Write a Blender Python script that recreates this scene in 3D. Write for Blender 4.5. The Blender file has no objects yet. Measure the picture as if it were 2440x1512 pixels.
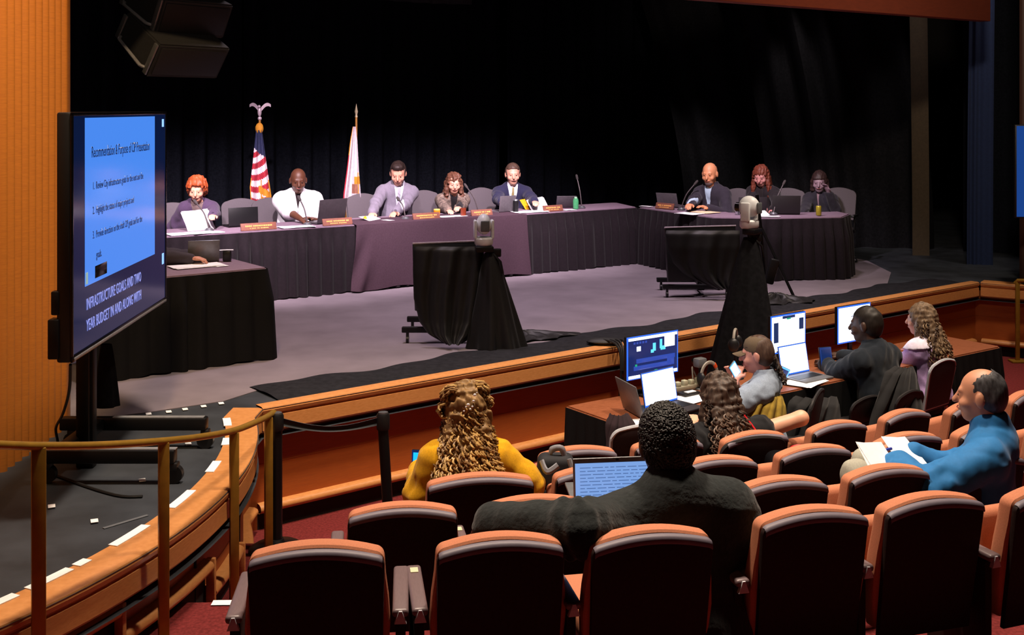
import bpy, bmesh, math, random
import numpy as np
from mathutils import Vector, Matrix, Euler
random.seed(7)
rng = np.random.default_rng(7)
scn = bpy.context.scene
COL = scn.collection
F, CX, CY, CZ = 2700.0, 1220.0, 260.0, 2.9     # measured from the photograph: focal length in pixels, principal point, eye height
STG = 0.85                                      # stage height above the auditorium floor
V = Vector

def at(px, py, Y):
    return V(((px-CX)/F*Y, Y, CZ-(py-CY)/F*Y))
def on(px, py, z):
    Y = F*(CZ-z)/(py-CY)
    return V(((px-CX)/F*Y, Y, z))
def face(d):
    return math.atan2(-d[0], d[1])
def lin(h):
    h = h.lstrip('#'); out = []
    for i in (0, 2, 4):
        c = int(h[i:i+2], 16)/255.0
        out.append(c/12.92 if c <= .04045 else ((c+.055)/1.055)**2.4)
    return out

# ---------------------------------------------------------------- materials
MATS = {}
def mat(name, hexc, rough=.6, metal=0.0, var=.12, scale=30.0, bump=.0, bscale=None, emit=None, estr=0.0, stretch=None, hex2=None, spec=.5, sheen=0.0, coat=0.0):
    if name in MATS: return MATS[name]
    m = bpy.data.materials.new(name); m.use_nodes = True
    nt = m.node_tree; b = nt.nodes['Principled BSDF']
    c = lin(hexc)
    tc = nt.nodes.new('ShaderNodeTexCoord'); mp = nt.nodes.new('ShaderNodeMapping')
    nt.links.new(tc.outputs['Object'], mp.inputs['Vector'])
    if stretch: mp.inputs['Scale'].default_value = stretch
    nz = nt.nodes.new('ShaderNodeTexNoise'); nz.inputs['Scale'].default_value = scale; nz.inputs['Detail'].default_value = 5
    nt.links.new(mp.outputs['Vector'], nz.inputs['Vector'])
    cr = nt.nodes.new('ShaderNodeValToRGB')
    c2 = lin(hex2) if hex2 else [x*(1+var) for x in c]
    c1 = c if hex2 else [x*(1-var) for x in c]
    cr.color_ramp.elements[0].position = .3; cr.color_ramp.elements[1].position = .7
    cr.color_ramp.elements[0].color = (*c1, 1); cr.color_ramp.elements[1].color = (*c2, 1)
    nt.links.new(nz.outputs['Fac'], cr.inputs['Fac'])
    nt.links.new(cr.outputs['Color'], b.inputs['Base Color'])
    b.inputs['Roughness'].default_value = rough; b.inputs['Metallic'].default_value = metal
    b.inputs['Specular IOR Level'].default_value = spec
    if sheen: b.inputs['Sheen Weight'].default_value = sheen
    if coat: b.inputs['Coat Weight'].default_value = coat; b.inputs['Coat Roughness'].default_value = .25
    if bump:
        bz = nt.nodes.new('ShaderNodeTexNoise'); bz.inputs['Scale'].default_value = bscale or scale; bz.inputs['Detail'].default_value = 3
        nt.links.new(mp.outputs['Vector'], bz.inputs['Vector'])
        bm_ = nt.nodes.new('ShaderNodeBump'); bm_.inputs['Strength'].default_value = bump; bm_.inputs['Distance'].default_value = .01
        nt.links.new(bz.outputs['Fac'], bm_.inputs['Height']); nt.links.new(bm_.outputs['Normal'], b.inputs['Normal'])
    if emit:
        b.inputs['Emission Color'].default_value = (*lin(emit), 1); b.inputs['Emission Strength'].default_value = estr
    MATS[name] = m
    return m

WOOD = mat('warm_wood', 'a86426', .45, scale=6, stretch=(3, 3, 40), hex2='ba722a', coat=.2)
WOODH = mat('warm_wood_ledge', 'c08046', .42, scale=5, stretch=(6, 6, 30), hex2='d09056', coat=.2)
WOODP = mat('wood_panel', '9a4c1e', .5, scale=5, stretch=(2, 2, 30), hex2='a8561f')
WOODT = mat('walnut_laminate', '7a4428', .45, scale=9, stretch=(4, 10, 4), hex2='93573a')
WOODR = mat('red_wood_panel', '7c3a26', .6, scale=5, stretch=(2, 2, 8), hex2='863f28')
CARPET = mat('red_carpet', '6e2a2a', .95, scale=60, var=.3, bump=.4, bscale=300, spec=.1)
STAGEC = mat('grey_stage_carpet', '786f76', .95, scale=3, var=.12, bump=.2, bscale=400, spec=.1)
STAGEB = mat('black_stage_paint', '30343a', .6, scale=4, var=.35, bump=.05, bscale=60, spec=.35)
RUNNER = mat('black_runner', '222226', .95, scale=20, var=.25, bump=.5, bscale=40, spec=.1)
KICK = mat('black_recess', '0a0808', .8)
VELVET = mat('black_velvet', '14161c', .95, var=.3, scale=40, spec=.03)
VELVETG = mat('black_drape', '19191c', .9, var=.3, scale=30, spec=.06)
GREYLEG = mat('olive_grey_cloth', '453a2b', .95, scale=30)
BLUELEG = mat('blue_black_cloth', '18284c', .95, scale=30)
SKIRT = mat('black_table_skirt', '191217', .85, var=.2, scale=40, spec=.2, sheen=.05)
SKIRTN = mat('black_skirt', '0b0a0c', .85, var=.2, scale=40, spec=.2)
TOPC = mat('mauve_table_linen', '7f6c7a', .9, var=.08, scale=20, spec=.1)
OVERLAY = mat('mauve_overlay_cloth', '45343d', .9, var=.1, scale=60, bump=.15, bscale=400, spec=.1)
BRASS = mat('aged_brass', '9a7428', .42, .45, var=.12, scale=20)
BLACKM = mat('black_metal', '0c0c0e', .45, .3)
BLACKP = mat('black_plastic', '101012', .45)
BLACKG = mat('black_gloss', '08080a', .2)
GREYM = mat('grey_metal', '8b8d92', .35, .8)
SILVER = mat('silver_alloy', 'a9abb0', .4, .6)
WHITE = mat('white_paper', 'f2f2f4', .8, var=.03)
TAPE = mat('white_edge_tape', 'f4f6f8', .6, var=.02)
UPH = mat('orange_upholstery', 'b8775a', .9, var=.1, scale=200, bump=.2, bscale=600, spec=.15)
SHELL = mat('dark_seat_shell', '241918', .6, var=.25, scale=90, spec=.15)
BEVELHI = mat('seat_bevel_highlight', '675f6b', .55, var=.05)  # grey stands in for the highlight on the dark shell's bevel
ARMW = mat('dark_armrest', '6c5b5e', .4, var=.1, stretch=(8, 1, 8))
PLAQUE = mat('seat_plaque', 'c3c9a8', .5, var=.03)
CHROME = mat('grey_end_cap', 'c0c2ca', .4, 0.0)
OFFICE = mat('grey_office_mesh', '5a5358', .8, scale=300, var=.15)
LAPT = mat('dark_laptop', '2a262a', .5)
LAPTG = mat('grey_laptop', '77797e', .4, .4)
NAVYSCR = mat('navy_screen', '05070f', .12, emit='10204a', estr=.6)
BLUESLIDE = mat('blue_slide', '0a1530', .12, emit='4a8af0', estr=1.0)
SLIDETXT = mat('slide_ink', '0c1a38', .2, emit='10204c', estr=.6)
CAPTXT = mat('caption_ink', '8090e0', .3, emit='7f8ce0', estr=.9)
WHITESCR = mat('white_screen', '202020', .2, emit='e4ebff', estr=3.2)
BLUERIM = mat('blue_screen_rim', '101828', .3, emit='2f6be8', estr=1.2)
UISCR = mat('dark_ui_screen', '060a18', .2, emit='1c2c6a', estr=.9)
UIBLUE = mat('ui_blue', '101830', .2, emit='3450b8', estr=.9)
UICYAN = mat('ui_cyan', '101830', .2, emit='5fd0ff', estr=1.4)
UIGREEN = mat('ui_green', '101830', .2, emit='20b080', estr=1.0)
PLATE = mat('nameplate_wood', '7a4a3a', .6)
GOLD = mat('gold_lettering', 'e0a45a', .5)
CORDM = mat('black_cord', '0a0a0a', .6)

# ---------------------------------------------------------------- mesh builder
class MB:
    def __init__(s): s.bm = bmesh.new(); s.mi = 0
    def box(s, c, size, rot=(0, 0, 0), bev=0.0, seg=2, M=None):
        b2 = bmesh.new(); bmesh.ops.create_cube(b2, size=1.0)
        for v in b2.verts: v.co = V((v.co.x*size[0], v.co.y*size[1], v.co.z*size[2]))
        if bev: bmesh.ops.bevel(b2, geom=list(b2.edges), offset=min(bev, min(size)*.49), segments=seg, affect='EDGES', profile=.5)
        T = Matrix.Translation(V(c)) @ Euler(rot).to_matrix().to_4x4()
        s._merge(b2, (M @ T) if M is not None else T)
        return s
    def poly(s, pts, faces, M=None):
        f0 = len(s.bm.faces)
        vs = [s.bm.verts.new(M @ V(p) if M is not None else V(p)) for p in pts]
        for f in faces:
            try:
                ff = s.bm.faces.new([vs[i] for i in f]); ff.material_index = s.mi
            except ValueError: pass
        return s
    def prism(s, outline, depth, M=None, bev=0.0, seg=2, shear=None):
        """outline in local XZ, extruded along +Y by depth"""
        n = len(outline); b2 = bmesh.new()
        a = [b2.verts.new((x, 0, z)) for x, z in outline]; c = [b2.verts.new((x, depth, z)) for x, z in outline]
        b2.faces.new(a); b2.faces.new(c[::-1])
        for i in range(n): b2.faces.new((a[i], c[i], c[(i+1) % n], a[(i+1) % n]))
        bmesh.ops.recalc_face_normals(b2, faces=b2.faces)
        if bev:
            es = [e for e in b2.edges if abs(e.verts[0].co.y-e.verts[1].co.y) < 1e-6]
            bmesh.ops.bevel(b2, geom=es, offset=bev, segments=seg, affect='EDGES', profile=.6)
        if shear:
            for v in b2.verts: v.co = shear(v.co)
        s._merge(b2, M); return s
    def _merge(s, b2, M=None):
        vm = {}
        for v in b2.verts: vm[v] = s.bm.verts.new(M @ v.co if M is not None else v.co)
        for f in b2.faces:
            try:
                ff = s.bm.faces.new([vm[v] for v in f.verts]); ff.material_index = s.mi
            except ValueError: pass
        b2.free()
    def tube(s, pts, r, n=8, closed=False, M=None, flat=1.0):
        pts = [V(p) for p in pts]; N = len(pts)
        rs = r if isinstance(r, (list, tuple)) else [r]*N
        rings = []; up = V((0, 0, 1))
        for i, p in enumerate(pts):
            t = (pts[min(i+1, N-1)]-pts[max(i-1, 0)])
            if t.length < 1e-9: t = V((0, 0, 1))
            t.normalize()
            a = t.cross(up)
            if a.length < .05: a = t.cross(V((0, 1, 0)))
            a.normalize(); b = a.cross(t)
            ring = []
            for k in range(n):
                th = 2*math.pi*k/n
                q = p + a*math.cos(th)*rs[i] + b*math.sin(th)*rs[i]*flat
                ring.append(s.bm.verts.new(M @ q if M is not None else q))
            rings.append(ring)
        for i in range(N-1):
            for k in range(n):
                f = s.bm.faces.new((rings[i][k], rings[i][(k+1) % n], rings[i+1][(k+1) % n], rings[i+1][k])); f.material_index = s.mi
        for rg, rv in ((rings[0], True), (rings[-1], False)):
            f = s.bm.faces.new(rg[::-1] if rv else rg); f.material_index = s.mi
        return s
    def cyl(s, p0, p1, r0, r1=None, n=16, M=None): return s.tube([p0, p1], [r0, r0 if r1 is None else r1], n, M=M)
    def lathe(s, prof, c=(0, 0, 0), n=20, M=None, wob=None):
        """prof: (radius, z) list"""
        rings = []
        for i, (r, z) in enumerate(prof):
            ring = []
            for k in range(n):
                th = 2*math.pi*k/n
                rr = r*(wob(th, z) if wob else 1)
                q = V((c[0]+rr*math.cos(th), c[1]+rr*math.sin(th), c[2]+z))
                ring.append(s.bm.verts.new(M @ q if M is not None else q))
            rings.append(ring)
        for i in range(len(prof)-1):
            for k in range(n):
                f = s.bm.faces.new((rings[i][k], rings[i][(k+1) % n], rings[i+1][(k+1) % n], rings[i+1][k])); f.material_index = s.mi
        for rg, rv in ((rings[0], True), (rings[-1], False)):
            f = s.bm.faces.new(rg[::-1] if rv else rg); f.material_index = s.mi
        return s
    def ball(s, c, r, n=12, M=None, rot=None):
        r = (r, r, r) if not isinstance(r, (tuple, list)) else r
        b2 = bmesh.new(); bmesh.ops.create_uvsphere(b2, u_segments=n*2, v_segments=n, radius=1)
        T = Matrix.Translation(V(c)) @ (Euler(rot).to_matrix().to_4x4() if rot else Matrix.Identity(4)) @ Matrix.Diagonal((*r, 1))
        s._merge(b2, (M @ T) if M is not None else T); return s
    def grid(s, fn, nu, nv, thick=0.0, mfn=None):
        """fn(u,v)->point; thick gives the sheet a back face"""
        P = [[V(fn(i/nu, j/nv)) for j in range(nv+1)] for i in range(nu+1)]
        f1 = [[s.bm.verts.new(p) for p in row] for row in P]
        def q(a, b, c, d, i, j):
            try:
                f = s.bm.faces.new((a, b, c, d)); f.material_index = mfn((i+.5)/nu, (j+.5)/nv) if mfn else s.mi
            except ValueError: pass
        for i in range(nu):
            for j in range(nv): q(f1[i][j], f1[i+1][j], f1[i+1][j+1], f1[i][j+1], i, j)
        if thick:
            f2 = []
            for i in range(nu+1):
                row = []
                for j in range(nv+1):
                    du = P[min(i+1, nu)][j]-P[max(i-1, 0)][j]; dv = P[i][min(j+1, nv)]-P[i][max(j-1, 0)]
                    nn = du.cross(dv)
                    if nn.length > 1e-12: nn.normalize()
                    row.append(s.bm.verts.new(P[i][j]-nn*thick))
                f2.append(row)
            for i in range(nu):
                for j in range(nv): q(f2[i][j+1], f2[i+1][j+1], f2[i+1][j], f2[i][j], i, j)
            for i in range(nu):
                q(f1[i+1][0], f1[i][0], f2[i][0], f2[i+1][0], i, 0); q(f1[i][nv], f1[i+1][nv], f2[i+1][nv], f2[i][nv], i, nv-1)
            for j in range(nv):
                q(f1[0][j], f1[0][j+1], f2[0][j+1], f2[0][j], 0, j); q(f1[nu][j+1], f1[nu][j], f2[nu][j], f2[nu][j+1], nu-1, j)
        return s
    def sweep(s, path, prof, closed=False):
        """path: list of (x,y) with outward to the RIGHT of travel; prof: list of (outward, z)"""
        N = len(path); rows = []
        for i in range(N):
            a = V((*path[max(i-1, 0)], 0)); b = V((*path[min(i+1, N-1)], 0)); p = V((*path[i], 0))
            if 0 < i < N-1:
                d1 = (p-a).normalized(); d2 = (b-p).normalized()
                n1 = V((d1.y, -d1.x, 0)); n2 = V((d2.y, -d2.x, 0)); nn = (n1+n2).normalized()
                nn = nn/max(.4, nn.dot(n1))
            else:
                d = (b-a).normalized(); nn = V((d.y, -d.x, 0))
            rows.append([s.bm.verts.new((p+nn*o)+V((0, 0, z))) for o, z in prof])
        for i in range(N-1):
            for j in range(len(prof)-1):
                f = s.bm.faces.new((rows[i][j], rows[i][j+1], rows[i+1][j+1], rows[i+1][j])); f.material_index = s.mi
        return s
    def mesh(s, name, mats, smooth=40):
        bmesh.ops.recalc_face_normals(s.bm, faces=s.bm.faces)
        me = bpy.data.meshes.new(name); s.bm.to_mesh(me); s.bm.free()
        for m in (mats if isinstance(mats, (list, tuple)) else [mats]): me.materials.append(m)
        if smooth:
            me.polygons.foreach_set('use_smooth', [True]*len(me.polygons))
            try: me.set_sharp_from_angle(angle=math.radians(smooth))
            except Exception: pass
        return me
    def build(s, name, mats, parent=None, w=False, smooth=40, loc=None, **kw):
        return link(name, s.mesh(name, mats, smooth), parent, w, loc, **kw)

WM = {}
def link(name, me, parent=None, w=False, loc=None, **kw):
    o = bpy.data.objects.new(name, me); COL.objects.link(o)
    if parent is not None:
        o.parent = parent
        if w: me.transform(WM[parent.name].inverted()); me.update()
        elif loc is not None: o.location = loc
    elif w and loc is not None:
        me.transform(Matrix.Translation(-V(loc))); o.location = loc
    elif loc is not None: o.location = loc
    WM[o.name] = (WM[parent.name] if parent is not None else Matrix.Identity(4)) @ o.matrix_basis
    for k, v in kw.items(): o[k] = v
    return o
def thing(name, label, cat, loc=(0, 0, 0), rz=0.0, group=None):
    o = bpy.data.objects.new(name, None); COL.objects.link(o)
    o.location = loc; o.rotation_euler = (0, 0, rz); o['label'] = label; o['category'] = cat
    if group: o['group'] = group
    o.empty_display_size = .1
    WM[o.name] = Matrix.Translation(V(loc)) @ Matrix.Rotation(rz, 4, 'Z')
    return o
def tag(o, label, cat, group=None):
    o['label'] = label; o['category'] = cat
    if group: o['group'] = group
    return o
def struct(o): o['kind'] = 'structure'; return o
def text_mesh(body, size, align='LEFT', extrude=.0005):
    cu = bpy.data.curves.new('txt', 'FONT'); cu.body = body; cu.size = size; cu.align_x = align; cu.extrude = extrude; cu.resolution_u = 2
    o = bpy.data.objects.new('txt', cu); COL.objects.link(o)
    dg = bpy.context.evaluated_depsgraph_get(); dg.update()
    me = bpy.data.meshes.new_from_object(o.evaluated_get(dg))
    bpy.data.objects.remove(o); bpy.data.curves.remove(cu)
    return me
def loft_frame(o, x, y, z=None):
    """matrix with origin o and axes x, y, z"""
    x = V(x).normalized(); y = V(y).normalized(); z = V(z).normalized() if z is not None else x.cross(y)
    M = Matrix.Identity(4)
    for i in range(3): M[i][0] = x[i]; M[i][1] = y[i]; M[i][2] = z[i]; M[i][3] = o[i]
    return M
def lerp(a, b, t): return a+(b-a)*t
def interp(tab, x):
    for (x0, y0), (x1, y1) in zip(tab, tab[1:]):
        if x <= x1: return y0+(y1-y0)*((x-x0)/(x1-x0) if x1 > x0 else 0)
    return tab[-1][1]
# ---------------------------------------------------------------- the room
E = V((.788, .615, 0)); NRM = V((-.615, .788, 0))          # along the stage front, into the stage
ROWC = V((-1.7, 15.0, 0))                                   # centre the seat rows curve around
LC, LR = V((-5.21, 6.35, 0)), 3.70                          # left wing of the apron
RC, RR = V((7.71, 16.43, 0)), 3.76                          # right wing of the apron
def arc(c, r, a0, a1, n): return [(c.x+r*math.cos(math.radians(a0+(a1-a0)*i/n)), c.y+r*math.sin(math.radians(a0+(a1-a0)*i/n))) for i in range(n+1)]
left_arc = arc(LC, LR, -58, 18.6, 40)
S0 = (-1.70, 7.74); S1 = (5.52, 13.37)
right_arc = arc(RC, RR, 234.5, 292, 30)
front = [S0] + [(lerp(S0[0], S1[0], t), lerp(S0[1], S1[1], t)) for t in (.25, .5, .75)] + [S1]

# stage deck: black painted floor, grey carpet laid over its middle
outline = left_arc + front + right_arc[1:] + [(13.0, 13.0), (13.0, 24.0), (-9.0, 24.0), (-9.0, 3.2)]
m = MB(); n = len(outline)
m.poly([(x, y, STG) for x, y in outline] + [(x, y, STG-.2) for x, y in outline], [list(range(n)), list(range(2*n-1, n-1, -1))])
struct(m.build('stage_floor', STAGEB, smooth=0))
cp = [(-4.6, 7.36), (-2.9, 7.42), (-2.45, 7.66), (-2.02, 7.95)]
off = NRM*.52
cp += [(S0[0]+off.x+.25*E.x, S0[1]+off.y+.25*E.y), (S1[0]+off.x-1.1*E.x, S1[1]+off.y-1.1*E.y), (4.75, 14.2), (4.8, 15.3), (3.0, 20.0), (-7.0, 13.5)]  # right end cut short; black floor beyond stands in for the light falling off
m = MB(); n = len(cp)
m.poly([(x, y, STG+.006) for x, y in cp] + [(x, y, STG+.001) for x, y in cp], [list(range(n)), list(range(2*n-1, n-1, -1))] + [(i, (i+1) % n, n+(i+1) % n, n+i) for i in range(n)])
struct(m.build('stage_carpet', STAGEC, smooth=0))
# crumpled black runner cloth along the stage front
def runner(u, v):
    t = .02+u*.96; p = V((lerp(S0[0], S1[0], t), lerp(S0[1], S1[1], t), 0))
    w = .12+v*(.47+.05*math.sin(u*37)+.03*math.sin(u*91+1))
    q = p+NRM*w
    h = .007+(.012*abs(math.sin(u*60+v*3))*(.3+.7*math.sin(u*23+2)**2)+.008*abs(math.sin(u*141+v*5)))*(math.sin(v*math.pi)**.5 if 0 < v < 1 else 0)
    return (q.x, q.y, STG+h)
m = MB(); m.grid(runner, 220, 8)
tag(m.build('runner_cloth', RUNNER, w=True, loc=(0, 8, STG)), 'crumpled black cloth runner laid along the straight front edge of the stage', 'cloth')

# apron edge: ledge with moulded band, recessed panel, base rail and black kick
def ledge_prof(w): return [(-w, STG-.02), (-w, STG+.012), (-.03, STG+.012), (-.008, STG+.006), (0, STG-.012), (-.006, STG-.034), (-.022, STG-.044), (-.022, STG-.052), (-.010, STG-.056), (-.008, STG-.15), (-.02, STG-.165), (-.10, STG-.165)]
for nm, path, w in (('trim_1', left_arc + [S0], .205), ('trim_2', front, .115), ('trim_3', right_arc, .2)):
    m = MB(); m.sweep(path, ledge_prof(w)); struct(m.build(nm, WOODH, smooth=30))
m = MB(); m.sweep(left_arc + front + right_arc[1:], [(-.095, STG-.10), (-.095, .45), (-.092, .448), (-.095, .446), (-.095, 0.0)]); struct(m.build('wall_front', WOODP, smooth=30))
# vertical joints on the left fascia
for a in (-24, -8, 6):
    p = V((LC.x+(LR-.09)*math.cos(math.radians(a)), LC.y+(LR-.09)*math.sin(math.radians(a)), 0))
    m = MB(); m.box((p.x, p.y, .42), (.012, .012, .6), rot=(0, 0, math.radians(a))); struct(m.build('trim_joint', KICK))
def base_prof(z): return [(-.10, z+.035), (-.06, z+.032), (-.038, z+.02), (-.03, z), (-.038, z-.02), (-.06, z-.032), (-.10, z-.035)]
def kick_prof(z): return [(-.088, z-.03), (-.088, 0.0)]
segs = [(arc(LC, LR, -58, -19.5, 12), .63), (arc(LC, LR, -19.2, -6, 8), .50), (arc(LC, LR, -5.7, 3.5, 8), .35), (arc(LC, LR, 3.8, 18.6, 8)+[S0], .15), (front, .15), (right_arc, .15)]
for i, (pth, z) in enumerate(segs):
    m = MB(); m.sweep(pth, base_prof(z)); struct(m.build('baseboard_front', WOODH, smooth=60))
    m = MB(); m.sweep(pth, kick_prof(z)); struct(m.build('baseboard_recess', KICK))
    if i < 3:   # upright end block where the base rail steps down
        a = V((*pth[-1], 0)); d = (a-LC).normalized()
        c = a-d*.055
        m = MB(); m.box((c.x, c.y, z-.08), (.05, .03, .24), rot=(0, 0, math.atan2(d.y, d.x)), bev=.008); struct(m.build('trim_block', WOODH))

# white tape on the ledge's stage side of the left wing
tapes = [((-30.5, -27.0)), ((-26.0, -22.2)), ((-21.6, -20.4)), ((-17.6, -13.2)), ((-9.2, -4.8)), ((0.2, 3.4)), ((8.6, 11.0)), ((15.6, 18.6))]
tl = ['white tape strip on the curved ledge at the lower left corner of the view', 'white tape strip on the curved ledge left of the nearest brass post', 'short white tape piece just right of the nearest brass post',
      'long white tape strip left of the second brass post', 'white tape strip just right of the second brass post', 'tilted white tape strip beside the front caster of the display cart',
      'small white tape strip behind the third brass post, on the ledge', 'upright white tape strip at the far tip of the curved ledge']
for (a0, a1), lb in zip(tapes, tl):
    m = MB(); pi = arc(LC, LR-.215, a0, a1, 6); po = arc(LC, LR-.165, a0, a1, 6)
    P = [(*p, STG+.0165) for p in pi]+[(*p, STG+.0165) for p in po]+[(*p, STG+.0125) for p in pi]+[(*p, STG+.0125) for p in po]
    fs = []
    for i in range(6): fs += [(i, i+1, 8+i, 7+i), (14+i, 21+i, 22+i, 15+i), (7+i, 8+i, 22+i, 21+i), (i, 14+i, 15+i, i+1)]
    fs += [(0, 7, 21, 14), (6, 20, 27, 13)]
    m.poly(P, fs); c = P[3]
    tag(m.build('tape_strip', TAPE, w=True, loc=c, smooth=0), lb, 'tape', 'white tape strips along the curved ledge')
spk = [((270, 998), 'white spike mark on stage carpet edge, just right of the display column'), ((354, 985), 'pinkish white spike mark on the carpet edge, second from the display column'), ((402, 980), 'white spike mark on the carpet edge, third from the display column'),
       ((441, 974), 'white spike mark on the carpet edge, fourth from the display column'), ((485, 967), 'white spike mark on the carpet edge, second from the ledge tip'), ((527, 960), 'white spike mark on the carpet edge, closest to the ledge tip'),
       ((449, 1057), 'pale green spike mark between the two legs of the display cart'), ((339, 1143), 'white spike mark on black floor in front of the near cart leg'), ((225, 1240), 'white spike mark on open black floor between the two nearest brass posts'), ((123, 1205), 'small white spike mark right of the nearest brass post')]
for (px, py), lb in spk:
    p = on(px, py, STG+.008)
    m = MB(); m.box((0, 0, 0), (.035, .05, .003), rot=(0, 0, .4)); m.build('spike_mark', TAPE, loc=p, smooth=0, label=lb, category='floor mark', group='small tape marks on the stage floor')
for (px, py), L, rz, lb in (((300, 1242), .24, .85, 'faint grey scuff line of tape on the black stage floor'),):
    p = on(px, py, STG+.003); m = MB(); m.box((0, 0, 0), (L, .02, .003), rot=(0, 0, rz)); m.build('floor_tape', mat('grey_tape', '5c6066', .7), loc=p, smooth=0, label=lb, category='tape')

# ---------------------------------------------------------------- auditorium floor: carpeted tiers curving round the stage
def ringseg(m, r0, r1, a0, a1, z, n=40, riser=True, zl=None):
    pts = [(ROWC.x+r*math.sin(math.radians(lerp(a0, a1, i/n))), ROWC.y-r*math.cos(math.radians(lerp(a0, a1, i/n))), z) for r in (r0, r1) for i in range(n+1)]
    m.poly(pts, [(i, i+1, n+2+i, n+1+i) for i in range(n)])
    if riser:   # face towards the stage
        pts = [(ROWC.x+r0*math.sin(math.radians(lerp(a0, a1, i/n))), ROWC.y-r0*math.cos(math.radians(lerp(a0, a1, i/n))), zz) for zz in (z, zl) for i in range(n+1)]
        m.poly(pts, [(i, n+1+i, n+2+i, i+1) for i in range(n)])
AISLE = 3.3
m = MB()
m.poly([(-4, 2, 0), (14, 2, 0), (14, 16, 0), (-4, 16, 0)], [(0, 1, 2, 3)])
ROWS = {1: (11.03, .5), 2: (10.15, .33), 3: (9.28, .16), 4: (8.42, 0.0)}
for r0, r1, z, zl in ((10.33, 11.22, .5, .33), (9.44, 10.33, .33, .16), (8.58, 9.44, .16, 0.0), (11.22, 14.5, .67, .5)):
    ringseg(m, r0, r1, AISLE, 60, z, zl=zl)
    pa = [(ROWC.x+r*math.sin(math.radians(AISLE)), ROWC.y-r*math.cos(math.radians(AISLE)), zz) for r in (r0, r1) for zz in (z, -.0)]
    m.poly(pa, [(0, 1, 3, 2)])
for r0, r1, z, zl in ((7.95, 9.3, .2, 0.0), (9.3, 10.1, .42, .2), (10.1, 14.5, .56, .42)):
    ringseg(m, r0, r1, -14, AISLE, z, zl=zl)
struct(m.build('floor', CARPET, smooth=0))
for r, z, lb in ((9.3, .42, 'white step nosing in the aisle left of the nearest end seat'), (7.95, .2, 'white step nosing in the aisle beside the black barrier post')):
    m = MB(); n = 12
    a0, a1 = 1.2, AISLE
    P = [(ROWC.x+rr*math.sin(math.radians(lerp(a0, a1, i/n))), ROWC.y-rr*math.cos(math.radians(lerp(a0, a1, i/n))), zz) for rr, zz in ((r-.012, z-.03), (r-.012, z+.006), (r+.045, z+.006)) for i in range(n+1)]
    m.poly(P, [(k*(n+1)+i, k*(n+1)+i+1, (k+1)*(n+1)+i+1, (k+1)*(n+1)+i) for k in (0, 1) for i in range(n)])
    tag(m.build('step_nosing', TAPE, w=True, loc=P[n+3], smooth=0), lb, 'step nosing', 'white nosings of the aisle steps')

# ---------------------------------------------------------------- proscenium: fluted side walls, header panel, ceiling, rear walls
def fluted(name, path, z0, z1, pitch, depth, mt):
    """vertical half-round ribs along a plan path, ribs bulging to the right of travel"""
    pts = [V((*p, 0)) for p in path]; out = []
    L = 0; cum = [0]
    for a, b in zip(pts, pts[1:]): L += (b-a).length; cum.append(L)
    nr = int(L/pitch)
    for i in range(nr*6+1):
        s = L*i/(nr*6); k = 0
        while k < len(cum)-2 and cum[k+1] < s: k += 1
        t = (s-cum[k])/(cum[k+1]-cum[k]); p = pts[k].lerp(pts[k+1], t); d = (pts[k+1]-pts[k]).normalized()
        ph = (i % 6)/6.0
        o = depth*math.sin(ph*math.pi)**.8 if ph else 0
        q = p+V((d.y, -d.x, 0))*o; out.append((q.x, q.y))
    m = MB(); n = len(out)
    m.poly([(x, y, z0) for x, y in out]+[(x, y, z1) for x, y in out], [(i, i+1, n+i+1, n+i) for i in range(n-1)])
    return struct(m.build(name, mt, smooth=70))
fluted('wall_left', [(-2.93, 3.0), (-2.93, 7.34)], STG, 7.5, .095, .07, WOOD)
m = MB()   # rounded return of the side wall
pr = [(-2.93, 7.34), (-2.905, 7.36), (-2.905, 7.44), (-2.93, 7.52), (-3.02, 7.57), (-3.6, 7.6)]
m.poly([(x, y, STG) for x, y in pr]+[(x, y, 7.5) for x, y in pr], [(i, i+1, 7+i, 6+i) for i in range(5)])
struct(m.build('wall_left_return', WOOD, smooth=50))
fluted('wall_right', [(6.10, 13.62), (9.5, 13.2)], STG, 6.0, .095, .035, mat('dimmed_fluted_wood', '3c2014', .6, scale=5, stretch=(2, 2, 30)))  # wood colour darkened to paint the dim light on this side
h0, h1 = V((-3.2, 7.35, 0)), V((5.74, 13.52, 0)); d = (h1-h0).normalized(); nn = V((-d.y, d.x, 0))
m = MB(); m.box((h0+h1)/2+V((0, 0, 4.75))+nn*.1, ((h1-h0).length, .14, 1.6), rot=(0, 0, math.atan2(d.y, d.x)), bev=.01)
struct(m.build('trim_header', WOODR))
m = MB(); m.box((1, 6, 8.2), (26, 40, .1)); struct(m.build('ceiling', KICK))
m = MB(); m.box((2, 24.4, 4.5), (30, .1, 8)); struct(m.build('wall_back', KICK))
m = MB(); m.box((-9.2, 12, 4.5), (.1, 26, 8)); struct(m.build('wall_wing', KICK))
m = MB(); m.box((13.2, 12, 4.5), (.1, 26, 8)); struct(m.build('wall_far', KICK))
m = MB(); m.box((2, -6, 4.5), (30, .1, 8)); struct(m.build('wall_rear', KICK))

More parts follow.
